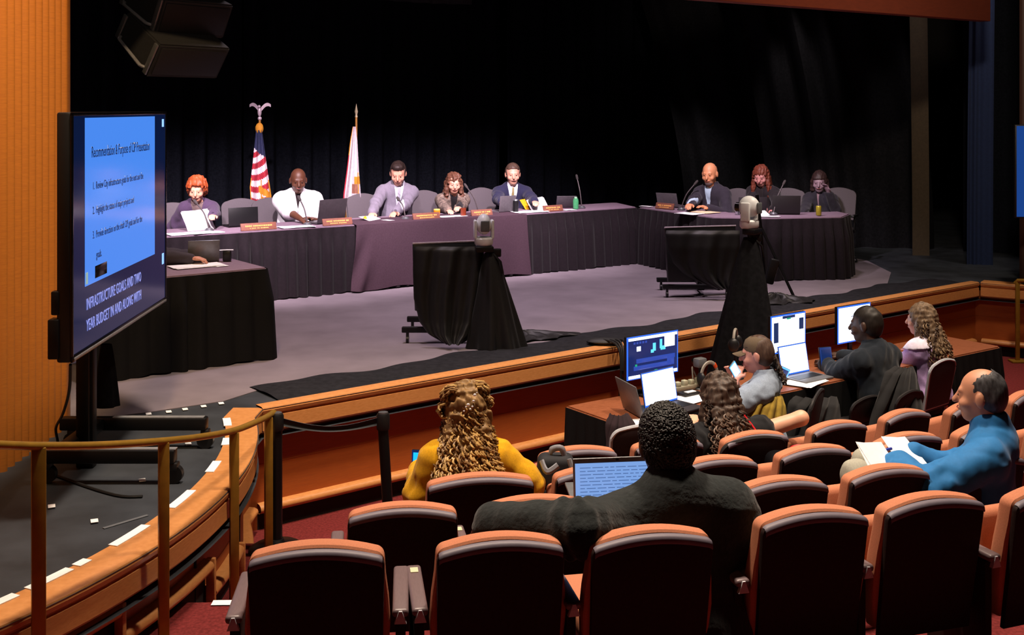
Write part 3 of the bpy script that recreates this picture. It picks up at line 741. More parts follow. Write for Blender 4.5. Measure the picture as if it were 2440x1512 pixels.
DRAPE = mat('black_drape_satin', '0e0c0c', .5, var=.3, scale=40, spec=.35, sheen=.05)
def cart_monitor(label, l, r_, ytop, Y, dl, legpx, legy, zt):
    """floor monitor on a low cart, seen from the back: panel, post, base"""
    a = at(l, ytop, Y); b = at(r_, ytop-10, Y+.2)
    c = (a+b)/2
    t = thing('confidence_monitor', label, 'monitor', (c.x, c.y, STG))
    d = (b-a); d.z = 0; L = d.length; d.normalize(); nn = V((-d.y, d.x, 0))
    Mp = loft_frame(V((c.x, c.y, c.z)), d, nn, (0, 0, 1)) @ Matrix.Rotation(-.16, 4, 'X')
    m = MB(); m.box((0, .06, -.30), (L, .05, .58), M=Mp, bev=.01); m.build('panel', BLACKP, t, w=True)
    m = MB(); m.box((0, .045, -.005), (L+.01, .03, .016), M=Mp, bev=.004); m.build('top_edge', mat('monitor_edge_highlight', 'd2c2cc', .5), t, w=True)  # pale colour paints the highlight on the upward edge
    m = MB(); m.box((c.x, c.y+.1, (STG+c.z-.3)/2+.05), (.08, .08, c.z-.3-STG), bev=.01); m.build('post', BLACKM, t, w=True)
    lg = at(legpx, legy, Y)
    for yy in (0.0, .5):
        m = MB(); x0 = lg.x; x1 = c.x+.3
        m.box(((x0+x1)/2, c.y-.12+yy, STG+.12), (x1-x0, .05, .05), bev=.008); bl = m.build('base_leg', BLACKM, t, w=True)
        for x in (x0+.05, x1-.05):
            m = MB(); m.cyl((x-.012, c.y-.12+yy, STG+.035), (x+.012, c.y-.12+yy, STG+.035), .035, n=14); m.box((x, c.y-.12+yy, STG+.075), (.025, .03, .05)); m.build('caster', BLACKP, bl, w=True)
    m = MB(); m.box((c.x, c.y+.13, STG+.12), (.05, .5, .05), bev=.008); m.build('cross_bar', BLACKM, t, w=True)
    return c
cart_monitor('monitor on a low cart in the middle of the stage, draped in black cloth', 987, 1150, 580, 9.95, 0, 958, 772, 0)
cart_monitor('monitor on a low cart at the right of the stage, draped in black cloth', 1588, 1756, 543, 12.35, 0, 1578, 690, 0)
drape_rows('drape_cloth', 'black cloth hanging over the back of the monitor in the middle of the stage', [(986, 1152, 587, 9.84), (985, 1152, 596, 9.83), (985, 1152, 650, 9.80), (987, 1150, 710, 9.78), (1000, 1145, 765, 9.76), (1022, 1130, 795, 9.74), (1058, 1105, 815, 9.72)], .035, 2.2, DRAPE, .10)
drape_rows('drape_cloth', 'black cloth slung over the back of the monitor at right of the stage', [(1588, 1762, 549, 12.24), (1587, 1762, 558, 12.22), (1592, 1762, 590, 12.2), (1604, 1758, 625, 12.2), (1628, 1752, 650, 12.2), (1660, 1746, 668, 12.2), (1705, 1742, 686, 12.2)], .03, 2.0, DRAPE, .08)
def tripod(label, px, y0, y1, Y, wtop, wbot, zfloor, dlabel, skew=0):
    top = at(px, y0, Y); bx = at(px+skew, y1, Y)
    t = thing('camera_tripod', label, 'tripod', (bx.x, Y, zfloor))
    for k in range(3):
        a = k*2.094+.5; m = MB()
        e = V((bx.x+wbot*.8*math.cos(a), Y+wbot*.8*math.sin(a), zfloor+.01)); m.tube([top+V((0, 0, -.06)), e], .014, 8); m.build('leg', BLACKM, t, w=True)
    m = MB(); m.cyl(top+V((0, 0, -.12)), top+V((0, 0, -.02)), .03, n=12); m.box(top+V((.05, 0, -.05)), (.09, .05, .07), bev=.01); m.build('tripod_head', BLACKM, t, w=True)
    m = MB(); m.tube([top+V((.03, -.03, -.06)), top+V((.09, -.05, -.12)), top+V((.11, -.05, -.22))], .01, 8); m.build('pan_handle', BLACKM, t, w=True)
    def cone(u, v):
        a = u*2*math.pi; r = lerp(wtop, wbot, v**.85)*(1+.10*v*math.sin(a*7+v*2)+.06*v*math.sin(a*11+1))
        return (lerp(top.x, bx.x, v)+r*math.cos(a), Y+r*.8*math.sin(a), lerp(top.z-.05, zfloor+.012, v))
    m = MB(); m.grid(cone, 90, 24, thick=-.004)
    tag(m.build('tripod_cloth', DRAPE if Y < 10 and zfloor > .5 else VELVETG, w=True, loc=(bx.x, Y, zfloor), smooth=80), dlabel, 'cloth')
    return top
t1 = tripod('tripod under black cloth carrying the camera, middle of the stage', 1168, 588, 806, 9.75, .05, .24, STG, 'black cloth wrapped round the camera tripod in the middle of the stage', 14)
t2 = tripod('tall tripod in front of the stage carrying the right camera', 1788, 552, 980, 10.06, .06, .40, 0.0, 'tall black cloth wrapped round the camera tripod in front of the stage', -22)
def puddle(u, v):
    a = u*2*math.pi; p = on(1180, 805, STG); r = (.10+.9*v); k = 1+.18*math.sin(a*3+.6)+.1*math.sin(a*7)
    return (p.x+.16+r*.50*k*math.cos(a), p.y+.02+r*.27*k*math.sin(a), STG+.012+.05*(1-v)*(.6+.4*math.sin(a*9+v*8))+.012*abs(math.sin(a*6+v*12)))
m = MB(); m.grid(puddle, 80, 12, thick=.004)
tag(m.build('cloth_puddle', DRAPE, w=True, loc=tuple(on(1220, 805, STG)), smooth=80), 'crumpled black cloth lying on the carpet round the foot of middle tripod', 'cloth')
def puddle2(u, v):
    a = u*2*math.pi; p = on(1850, 722, STG); r = (.05+.95*v); k = 1+.18*math.sin(a*3+2)+.1*math.sin(a*7)
    return (p.x+r*.36*k*math.cos(a), p.y+.05+r*.28*k*math.sin(a), STG+.012+.08*(1-v)*(.6+.4*math.sin(a*9+v*8))+.02*abs(math.sin(a*6+v*12)))
m = MB(); m.grid(puddle2, 70, 12, thick=.004)
tag(m.build('cloth_puddle', DRAPE, w=True, loc=tuple(on(1850, 722, STG)), smooth=80), 'crumpled black cloth on the stage edge right of the tall tripod', 'cloth')
# dark equipment stand behind the tall tripod
p = on(1850, 712, STG)
t = thing('equipment_stand', 'black folding stand on the stage just right of the tall camera tripod', 'stand', tuple(p))
for k, (dx, dy) in enumerate(((-.28, 0), (.18, -.08), (-.05, .25))):
    m = MB(); m.tube([p+V((-.16, .05, .78)), p+V((dx, dy, .015))], .016, 8); m.build('leg', BLACKM, t, w=True)
m = MB(); m.tube([p+V((-.16, .05, .76)), p+V((-.20, .05, 1.12))], .02, 8); m.build('post', BLACKM, t, w=True)
m = MB(); m.box(p+V((-.05, .0, .3)), (.10, .08, .28), rot=(.1, .25, 0), bev=.02); m.build('hanging_bag', BLACKP, t, w=True)

def ptz(label, top, s=1.0, turn=0.0):
    t = thing('robotic_camera', label, 'camera', tuple(top), turn, 'white remote controlled cameras')
    PT = mat('camera_shell', 'e2e6ea', .4, var=.05)
    m = MB(); m.lathe([(0, -.02), (.07, -.02), (.085, 0), (.085, .045), (.07, .06), (0, .06)], n=24); m.build('camera_base', PT, t)
    m = MB(); m.box((-.078, 0, .13), (.026, .09, .17), bev=.012, seg=3); m.box((.078, 0, .13), (.026, .09, .17), bev=.012, seg=3); m.build('yoke', PT, t)
    m = MB(); b2 = bmesh.new(); bmesh.ops.create_uvsphere(b2, u_segments=28, v_segments=18, radius=1)
    for v in b2.verts: v.co = V((v.co.x*.068, v.co.y*.10, v.co.z*.085+.02*max(0, v.co.z)))
    m._merge(b2, Matrix.Translation((0, 0, .165))); h = m.build('camera_head', PT, t)
    m = MB(); m.cyl((0, .07, .165), (0, .125, .165), .04, .042, 22); m.build('lens', BLACKG, h, loc=None)
    m = MB(); m.box((0, -.098, .165), (.08, .02, .10), bev=.012, seg=3); m.build('rear_panel', mat('camera_grey', '5c6063', .5), h)
    m = MB(); m.box((.0, -.03, -.045), (.16, .12, .05), bev=.008); m.build('mount_plate', BLACKM, t)
    t.scale = (s, s, s)
ptz('white remote camera on the draped tripod in the middle of the stage', t1+V((-.055, 0, .03)), .95, .15)
ptz('white remote camera on the tall tripod in front of the stage', t2+V((-.01, 0, .05)), 1.0, .9)
# ---------------------------------------------------------------- people: bodies are meshed from smooth distance fields
def surfnet(D, org, h):
    S = D < 0
    cnt = np.zeros(tuple(n-1 for n in D.shape), np.int8)
    for a in (0, 1):
        for b in (0, 1):
            for c in (0, 1):
                cnt += S[a:S.shape[0]-1+a, b:S.shape[1]-1+b, c:S.shape[2]-1+c]
    act = (cnt > 0) & (cnt < 8)
    ii = np.argwhere(act)
    if not len(ii): return np.zeros((0, 3)), np.zeros((0, 4), int)
    idx = -np.ones(act.shape, np.int32); idx[act] = np.arange(len(ii))
    acc = np.zeros((len(ii), 3)); num = np.zeros(len(ii))
    for ax in range(3):
        for u in (0, 1):
            for v in (0, 1):
                o = [0, 0, 0]; oth = [k for k in range(3) if k != ax]; o[oth[0]] = u; o[oth[1]] = v
                a = ii+np.array(o); e = np.zeros(3, int); e[ax] = 1; b = a+e
                da = D[a[:, 0], a[:, 1], a[:, 2]]; db = D[b[:, 0], b[:, 1], b[:, 2]]
                mk = (da < 0) != (db < 0)
                t = np.where(mk, da/np.where(mk, da-db, 1), 0)
                p = np.array(o, float)[None].repeat(len(ii), 0); p[:, ax] += t
                acc[mk] += p[mk]; num[mk] += 1
    vt = np.asarray(org)+h*(ii+acc/num[:, None])
    qs = []
    for ax in range(3):
        u, v = [(1, 2), (2, 0), (0, 1)][ax]
        sl0 = [slice(None)]*3; sl1 = [slice(None)]*3; sl0[ax] = slice(0, -1); sl1[ax] = slice(1, None)
        A = S[tuple(sl0)]; m = A != S[tuple(sl1)]
        for k in (u, v):
            s_ = [slice(None)]*3; s_[k] = 0; m[tuple(s_)] = False; s_[k] = -1; m[tuple(s_)] = False
        pts = np.argwhere(m)
        if not len(pts): continue
        inside = A[m]
        eu = np.zeros(3, int); eu[u] = 1; ev = np.zeros(3, int); ev[v] = 1
        c = [pts, pts-eu, pts-eu-ev, pts-ev]
        q = np.stack([idx[x[:, 0], x[:, 1], x[:, 2]] for x in c], 1)
        q[~inside] = q[~inside][:, ::-1]
        qs.append(q)
    q = np.concatenate(qs); q = q[(q >= 0).all(1)]
    return vt, q
def np_mesh(name, vt, q, mt):
    me = bpy.data.meshes.new(name); n = len(vt); k = len(q)
    me.vertices.add(n); me.vertices.foreach_set('co', vt.astype(np.float32).ravel())
    me.loops.add(k*4); me.loops.foreach_set('vertex_index', q.astype(np.int32).ravel())
    me.polygons.add(k); me.polygons.foreach_set('loop_start', np.arange(0, k*4, 4, dtype=np.int32))
    me.update(calc_edges=True); me.validate()
    me.polygons.foreach_set('use_smooth', [True]*len(me.polygons))
    me.materials.append(mt); return me
def smin(a, b, k):
    if k <= 0: return np.minimum(a, b)
    h = np.clip(.5+.5*(b-a)/k, 0, 1)
    return b*(1-h)+a*h-k*h*(1-h)
class Fld:
    """a block of space sampled on a regular grid"""
    def __init__(s, lo, hi, h):
        s.h = h; s.lo = np.array(lo, float); n = np.ceil((np.array(hi)-s.lo)/h).astype(int)+1
        s.ax = [s.lo[i]+h*np.arange(n[i]) for i in range(3)]; s.n = tuple(n)
    def new(s): return np.full(s.n, 1.0, np.float32)
    def sub(s, c0, c1, mg):
        sl = []
        for i in range(3):
            a = int(max(0, math.floor((min(c0[i], c1[i])-mg-s.lo[i])/s.h))); b = int(min(s.n[i], math.ceil((max(c0[i], c1[i])+mg-s.lo[i])/s.h)+1))
            sl.append(slice(a, max(a, b)))
        return tuple(sl)
    def P(s, sl): return np.meshgrid(*[s.ax[i][sl[i]] for i in range(3)], indexing='ij')
    def cap(s, D, a, b, ra, rb, k=.02, mg=.10, fr=None, sc=(1, 1, 1)):
        """tapered capsule; fr (3x3 world->frame) with axis scaling sc squashes its section"""
        sl = s.sub(a, b, max(ra, rb)/min(sc)+mg)
        if any(x.stop <= x.start for x in sl): return
        X, Y, Z = s.P(sl); A = np.array(a, float); B = np.array(b, float); Q = np.stack([X-A[0], Y-A[1], Z-A[2]], -1); d = B-A
        if fr is not None:
            Rm = np.array(fr); S_ = np.array(sc); Q = (Q @ Rm.T)*S_; d = (Rm @ d)*S_
        dd = d @ d
        t = np.clip((Q @ d)/dd, 0, 1) if dd > 1e-12 else np.zeros(X.shape)
        v = np.sqrt(((Q-t[..., None]*d)**2).sum(-1))-(ra+(rb-ra)*t)
        D[sl] = smin(D[sl], v.astype(np.float32), k)
    def ell(s, D, c, r, R=None, k=.02, mg=.10, neg=False):
        sl = s.sub(c, c, max(r)+mg)
        if any(x.stop <= x.start for x in sl): return
        X, Y, Z = s.P(sl); Q = np.stack([X-c[0], Y-c[1], Z-c[2]], -1)
        if R is not None: Q = Q @ np.array(R)
        r = np.array(r); k0 = np.sqrt(((Q/r)**2).sum(-1)); k1 = np.sqrt(((Q/r**2)**2).sum(-1))+1e-9
        v = (k0*(k0-1)/k1).astype(np.float32)
        D[sl] = -smin(-D[sl], v, k) if neg else smin(D[sl], v, k)
    def noise(s, sl, freq, amp, seed, st=(1, 1, 1)):
        X, Y, Z = s.P(sl); r = np.random.default_rng(seed); o = np.zeros(X.shape)
        for i in range(6):
            d = r.normal(size=3); d /= np.linalg.norm(d); f = freq*(.7+.8*r.random())
            w = r.normal(size=3); w /= np.linalg.norm(w)
            o += np.sin(f*(d[0]*X*st[0]+d[1]*Y*st[1]+d[2]*Z*st[2])+r.random()*6.28+1.3*np.sin(f*.6*(w[0]*X+w[1]*Y+w[2]*Z)))
        return (amp*o/3).astype(np.float32)
SK = {}
def skin(h): return mat('skin_'+h, h, .5, var=.05, scale=25)
def ik(S, W, L1, L2, pole):
    d = W-S; l = min(d.length, (L1+L2)*.995); d = d.normalized()
    a = (L1*L1-L2*L2+l*l)/(2*l); hh = math.sqrt(max(0, L1*L1-a*a))
    p = pole-d*pole.dot(d)
    p = p.normalized() if p.length > 1e-4 else V((0, -1, 0))
    return S+d*a+p*hh, S+d*l
def person(label, top, Y, facing, floor=0.0, lean=.1, side=0.0, twist=0.0, hp=.1, hy=0.0, hr=0.0, hands=None, elbows=None, bulk=1.0, wide=1.0, scale=1.0, skinc='c58a6c', tops=(), pants='2a2a30', hair=None, h=.009, seat_h=.46, legs=True, legyaw=0.0, headk=1.12, kneez=None, knee=.42, name='person', ztop=None, belly=1.0, curl=.5, noface=False):
    """top: pixel of the crown; Y: depth of the head; hands: world targets (left, right) or local tuples"""
    crown = at(top[0], top[1], Y)
    rz = face(facing); Rz = Matrix.Rotation(rz, 3, 'Z')
    Rt = Matrix.Rotation(twist, 3, 'Z') @ Matrix.Rotation(side, 3, 'Y') @ Matrix.Rotation(-lean, 3, 'X')
    Rh = Matrix.Rotation(hy, 3, 'Z') @ Matrix.Rotation(hr, 3, 'Y') @ Matrix.Rotation(-hp, 3, 'X')
    s = scale; sh = s*headk
    N = Rt @ V((0, 0, .50*s)); Hc = N+Rt @ V((0, .01, .04))*s+Rh @ V((0, .018, .105))*sh
    Tp = Hc+Rh @ V((0, -.01, .118*sh))
    # pelvis height follows from where the crown is
    pz = crown.z-floor-Tp.z
    root = crown-Rz @ V((Tp.x, Tp.y, 0)); root.z = floor
    off = V((0, 0, pz))
    T = lambda v: V(v)+off
    Pv = T((0, 0, 0)); N = T(N); Hc = T(Hc)
    inv = Rz.inverted()
    def loc(p): return inv @ (V(p)-root) if isinstance(p, Vector) else T(p)
    sw = .160*wide*s
    SH = {-1: T(Rt @ V((-sw, 0, .408*s))), 1: T(Rt @ V((sw, 0, .408*s)))}
    EL, WR, HD = {}, {}, {}
    hands = hands or ((-.16, .30, .12), (.16, .30, .12))
    for i, sg in enumerate((-1, 1)):
        W = loc(hands[i]); HD[sg] = None
        if elbows and elbows[i] is not None:
            e = loc(elbows[i]); d1 = (e-SH[sg]); e = SH[sg]+d1.normalized()*min(d1.length, .33*s); d2 = W-e
            EL[sg] = e; WR[sg] = e+d2.normalized()*min(d2.length, .27*s)
        else:
            EL[sg], WR[sg] = ik(SH[sg], W, .285*s, .25*s, V((sg*.7, -.5, -.8)))
    LR_ = Matrix.Rotation(legyaw, 3, 'Z')
    HP = {g: T((g*.09*s, .0, -.02)) for g in (-1, 1)}
    KN = {g: V((0, 0, pz))+LR_ @ V((g*.11*s, knee*s, .0)) for g in (-1, 1)}
    for g in KN: KN[g].z = max(.42, min(pz-.02, .52*s)) if pz > .3 else pz
    if kneez:
        for g in KN: KN[g].z = kneez
    AK = {g: V((KN[g].x, KN[g].y, .09))+LR_ @ V((0, -.03, 0)) for g in KN}
    allp = [Pv, N, Hc, Hc+V((0, 0, .2))]+list(SH.values())+list(EL.values())+list(WR.values())+(list(KN.values())+list(AK.values()) if legs else [])
    hx = .42 if hair and hair.get('style') in ('long', 'ringlets') else .0
    mg = .26
    lo = [min(p[i] for p in allp)-mg for i in range(3)]; hi = [max(p[i] for p in allp)+mg for i in range(3)]
    if not legs: lo[2] = Pv.z-.26
    else: lo[2] = -.03
    G = Fld(lo, hi, h)
    nrm = lambda M: [[M[j][i] for j in range(3)] for i in range(3)]       # transpose = world->frame
    frT = nrm(Rt)
    B = bulk
    # torso
    D = G.new()
    tor = G.new()
    sc = (1, 1.42, 1)
    tt = lambda v: T(Rt @ V(v))
    G.cap(tor, tt((-.055, 0, 0)), tt((.055, 0, 0)), .135*B*s, .135*B*s, .03, fr=frT, sc=(1, 1.15, 1))
    G.cap(tor, tt((-.03, .012*belly, .12*s)), tt((.03, .012*belly, .12*s)), .128*B*s*belly, .128*B*s*belly, .05, fr=frT, sc=(1, 1.25, 1))
    G.cap(tor, tt((-.06*wide, .0, .22*s)), tt((-.07*wide, 0, .36*s)), .105*B*s, .108*B*s, .05, fr=frT, sc=sc if B < 1.2 else (1, 1.2, 1))
    G.cap(tor, tt((.06*wide, .0, .22*s)), tt((.07*wide, 0, .36*s)), .105*B*s, .108*B*s, .05, fr=frT, sc=sc if B < 1.2 else (1, 1.2, 1))
    for g in (-1, 1): G.cap(tor, tt((g*.02, -.012, .465*s)), tt((g*sw*.86, -.004, .412*s)), .058*s, .056*s, .05)
    G.cap(tor, tt((-.03, -.01, .42*s)), tt((.03, -.01, .455*s)), .085*s, .075*s, .05)
    arms = {}
    for g in (-1, 1):
        a = G.new()
        G.cap(a, SH[g], EL[g], .054*s*B**.6, .043*s*B**.5, .03); G.cap(a, EL[g], WR[g], .042*s*B**.4, .028*s, .025)
        arms[g] = a
    leg = G.new()
    if legs:
        for g in (-1, 1):
            G.cap(leg, HP[g], KN[g], .088*s*B**.6, .062*s, .03); G.cap(leg, KN[g], AK[g], .058*s, .042*s, .03)
    head = G.new()
    hh = lambda v: Hc+Rh @ (V(v)*sh)
    nR = [[Rh[i][j] for j in range(3)] for i in range(3)]
    G.ell(head, hh((0, -.012, .028)), (.076*sh, .094*sh, .088*sh), nR, 0)
    G.ell(head, hh((0, .022, -.035)), (.062*sh, .070*sh, .082*sh), nR, .035)
    G.ell(head, hh((0, .050, -.088)), (.036*sh, .032*sh, .026*sh), nR, .025)
    G.cap(head, hh((0, .088, .012)), hh((0, .110, -.024)), .009*sh, .0135*sh, .016)      # nose
    G.cap(head, hh((-.034, .076, .024)), hh((.034, .076, .024)), .012*sh, .012*sh, .014) # brow
    for g in (-1, 1):
        G.ell(head, hh((g*.031, .090, .006)), (.017*sh, .012*sh, .011*sh), nR, .012, neg=True)
        G.ell(head, hh((g*.042, .062, -.030)), (.024*sh, .026*sh, .022*sh), nR, .02)
        G.ell(head, hh((g*.031, .079, .005)), (.013*sh, .011*sh, .011*sh), nR, .004)
        G.ell(head, hh((g*.080, -.008, -.008)), (.011*sh, .020*sh, .034*sh), nR, .008)
    G.cap(head, hh((-.020, .090, -.056)), hh((.020, .090, -.056)), .008*sh, .008*sh, .010)
    G.cap(head, hh((0, -.022, -.06)), N+Rt @ V((0, -.008, -.03)), .055*s*B**.4, .060*s*B**.4, .03)
    # hands: palm, four curled fingers and a thumb
    hand = G.new(); hl = {}
    for g in (-1, 1):
        d = (WR[g]-EL[g]).normalized(); side_ = d.cross(V((0, 0, 1)))
        side_ = side_.normalized() if side_.length > .1 else V((1, 0, 0)); dn = d.cross(side_).normalized()
        if dn.z > 0: dn = -dn
        w0 = WR[g]; palm = w0+d*.075*s
        fr = [list(side_), list(d), list(dn)]
        G.cap(hand, w0+d*.02*s, palm, .030*s, .036*s, .02, fr=fr, sc=(.9, 1, 1.9))
        for k in range(4):
            o = side_*(k-1.5)*.0195*s; L = (.036, .042, .040, .030)[k]*s
            a = palm+o+d*.020*s; b = a+(d*math.cos(curl*.6)+dn*math.sin(curl*.6))*L; c = b+(d*math.cos(curl*1.7)+dn*math.sin(curl*1.7))*L*.8
            G.cap(hand, a, b, .0105*s, .0098*s, .006); G.cap(hand, b, c, .0098*s, .0085*s, .004)
        th = -side_*g if (side_.dot(V((1, 0, 0)))*g > 0) else side_*g
        a = w0+d*.03*s+th*.024*s; b = a+(th*.7+d*.7)*.038*s+dn*.012*s; c = b+(d*.95+dn*.3).normalized()*.030*s
        G.cap(hand, a, b, .014*s, .0115*s, .012); G.cap(hand, b, c, .0115*s, .0095*s, .004)
        hl[g] = palm
    body = smin(np.minimum(head, 9), tor, .03)
    for g in (-1, 1): body = smin(body, arms[g], .035)
    body = smin(body, hand, .012)
    if legs:
        body = smin(body, leg, .03)
        for g in (-1, 1): G.cap(body, AK[g]+V((0, -.03, -.04)), AK[g]+LR_ @ V((0, .15, -.05)), .036, .034, .02, fr=None)
    vt, q = surfnet(body, G.lo, h)
    ob = link(name, np_mesh(name, vt, q, skin(skinc)))
    ob.location = root; ob.rotation_euler = (0, 0, rz); tag(ob, label, 'person')
    WM[ob.name] = Matrix.Translation(root) @ Matrix.Rotation(rz, 4, 'Z')
    ctx = dict(G=G, tor=tor, arms=arms, leg=leg, head=head, body=body, Rt=Rt, Rh=Rh, N=N, Hc=Hc, T=T, tt=tt, hh=hh, SH=SH, EL=EL, WR=WR, HD=hl, ob=ob, s=s, sh=sh, KN=KN, AK=AK, loc=loc, root=root, Pv=Pv, nR=nR, frT=frT, h=h, pz=pz, B=B)
    X, Y_, Z = np.meshgrid(*G.ax, indexing='ij')
    Nf = np.array(N)
    Q = np.stack([X-Nf[0], Y_-Nf[1], Z-Nf[2]], -1) @ np.array(Rt)     # torso frame about the neck base
    ctx['Q'] = Q
    for g in tops: garment(ctx, **g)
    if legs and pants:
        f = G.new(); G.cap(f, tt((-.055, 0, 0)), tt((.055, 0, 0)), .128*B*s, .128*B*s, .03, fr=frT, sc=(1, 1.15, 1)); f = np.maximum(f, (Q[..., 2]+.50*s-.10).astype(np.float32)); f = smin(f, leg, .03)
        f = f-.010+G.noise((slice(None),)*3, 38, .004, 3)
        f = np.maximum(f, (.11-Z).astype(np.float32))
        vt, q = surfnet(f, G.lo, h)
        link('trousers', np_mesh('trousers', vt, q, mat('cloth_'+pants, pants, .9, var=.1, scale=120, spec=.2)), ob)
        for gg in (-1, 1):
            m = MB(); d = LR_ @ V((0, 1, 0)); a = AK[gg]
            m.ball((0, 0, 0), (.048, .135, .05), 10, M=Matrix.Translation(V((a.x, a.y, .052))+d*.06) @ Matrix.Rotation(legyaw, 4, 'Z'))
            m.build('shoe', BLACKP, ob)
    if not noface:
        ec = mat('eye_dark', '1a1210', .25)
        for g in (-1, 1):
            m = MB(); c = hh((g*.031, .0875, .005)); m.ball(c, (.0075*s, .005*s, .0055*s), 8, rot=Rh.to_euler()); m.build('eye', ec, ob)
        m = MB(); m.tube([hh((-.024, .0935, -.055)), hh((-.010, .0995, -.054)), hh((0, .1005, -.0555)), hh((.010, .0995, -.054)), hh((.024, .0935, -.055))], [.002*s, .0045*s, .005*s, .0045*s, .002*s], 6); m.build('mouth', mat('lips', '8c4640', .5), ob)
    if hair: do_hair(ctx, **hair)
    return ctx
def garment(c, nm='jacket', col='202024', off=.014, vneck=None, sleeve=1.0, collar=.0, cape=None, kz=0, hem=-.52, fold=.004, ffreq=62, fst=(1, 1, .5), rings=None, sub=None, bulge=0.0, mt=None, hem_open=0, only=None, cutneck=.02, label=None, sleeves=True):
    """cloth shell offset from the body; vneck=(half width at neck, depth) opens the front"""
    G = c['G']; s = c['s']; Q = c['Q']; all_ = (slice(None),)*3
    f = c['tor'].copy()
    if sleeves:
        for g in (-1, 1):
            a = G.new(); S, E, W = c['SH'][g], c['EL'][g], c['WR'][g]
            if sleeve >= .5:
                t = (sleeve-.5)*2
                G.cap(a, S, E, .057*s*c['B']**.5+bulge*.6, .045*s+bulge, .03); G.cap(a, E, E.lerp(W, t), .044*s+bulge, .034*s+bulge*.8, .025)
            else: G.cap(a, S, S.lerp(E, sleeve*2), .060*s*c['B']**.5+bulge, .060*s+bulge, .03)
            f = smin(f, np.minimum(a, c['arms'][g]) if False else a, .045)
    f = f-off
    if rings:
        amp, fq = rings
        for g in (-1, 1):
            for k_, (a_, b_) in enumerate(((c['SH'][g], c['EL'][g]), (c['EL'][g], c['WR'][g]))):
                sl = G.sub(a_, b_, .16*s); Xs, Ys, Zs = G.P(sl); A_ = np.array(a_); d_ = np.array(b_)-A_; L_ = np.linalg.norm(d_); d_ = d_/L_
                Qs = np.stack([Xs-A_[0], Ys-A_[1], Zs-A_[2]], -1); ts = Qs @ d_; rad = Qs-ts[..., None]*d_; rr_ = np.sqrt((rad**2).sum(-1))
                w_ = np.cross(d_, [.3, .5, .8]); w_ = w_/np.linalg.norm(w_); u_ = np.cross(d_, w_); th_ = np.arctan2(rad @ w_, rad @ u_)
                env = np.clip(1.15-np.abs(ts/L_-(1.0 if k_ == 0 else .1))*1.25, .15, 1)*np.clip((.15*s-rr_)/.04, 0, 1)*np.clip((ts+.12)/.08, 0, 1)*np.clip((L_+.10-ts)/.06, 0, 1)
                wv = np.sin(fq*ts+1.3*np.sin(th_+k_)+.7*np.sin(2*th_+1+g)+1.5*np.sin(fq*.31*ts))
                f[sl] -= (amp*env*(.5-.5*wv)-amp*.45*env).astype(np.float32)
    if fold: 
        nz = G.noise(all_, ffreq, 1.0, len(nm)+int(s*100)+int(abs(c['root'].x)*37), fst)
        f = f-(fold*(.75*np.tanh(1.6*nz)+.25)).astype(np.float32)
    if collar:
        N = c['N']; G.cap(f, N+c['Rt'] @ V((0, -.012, -.03)), N+c['Rt'] @ V((0, -.006, .02)), .078*s+collar, .070*s+collar, .012)
    if cape:
        for g in (-1, 1): G.cap(f, c['N']+c['Rt'] @ V((0, -.025, -.03)), c['SH'][g], .100*s, .088*s, .05)
        G.ell(f, c['N']+c['Rt'] @ V((0, -.03, cape[3])), cape[:3], [[c['Rt'][i][j] for j in range(3)] for i in range(3)], .012)
    x, y, z = Q[..., 0], Q[..., 1], Q[..., 2]
    f = np.maximum(f, (z-.035*s-cutneck).astype(np.float32))
    # open the neck hole
    hole = np.sqrt(x**2+(y-.02)**2)-.052*s
    hole = np.maximum(hole, -(z+.015))
    f = np.maximum(f, -hole.astype(np.float32))
    f = np.maximum(f, (hem*s-z).astype(np.float32))
    if vneck:
        w, dp = vneck
        cut = np.abs(x)-np.clip(w*(1+(z-.02)/dp), -.2, w)
        cut = np.maximum(cut, -(y-.03))
        f = np.maximum(f, -cut.astype(np.float32))
    vt, q = surfnet(f, G.lo, c['h'])
    m = mt or mat('cloth_'+col, col, .9, var=.12, scale=120, spec=.2, sheen=.1)
    kw = {'label': label} if label else {}
    return link(nm, np_mesh(nm, vt, q, m), c['ob'], **kw)
def tie(c, col, w=.026, off=.034):
    G = c['G']; Q = c['Q']; s = c['s']; x, y, z = Q[..., 0], Q[..., 1], Q[..., 2]
    f = np.abs(c['tor']-off)-.006
    f = np.maximum(f, (np.abs(x)-(w*.55+w*.6*np.clip(-z/.3, 0, 1))).astype(np.float32)); f = np.maximum(f, (-(y-.02)).astype(np.float32))
    f = np.maximum(f, (z+.0).astype(np.float32)); f = np.maximum(f, (-.40-z).astype(np.float32))
    vt, q = surfnet(f, G.lo, c['h'])
    if len(q): link('tie', np_mesh('tie', vt, q, mat('tie_'+col, col, .6)), c['ob'])
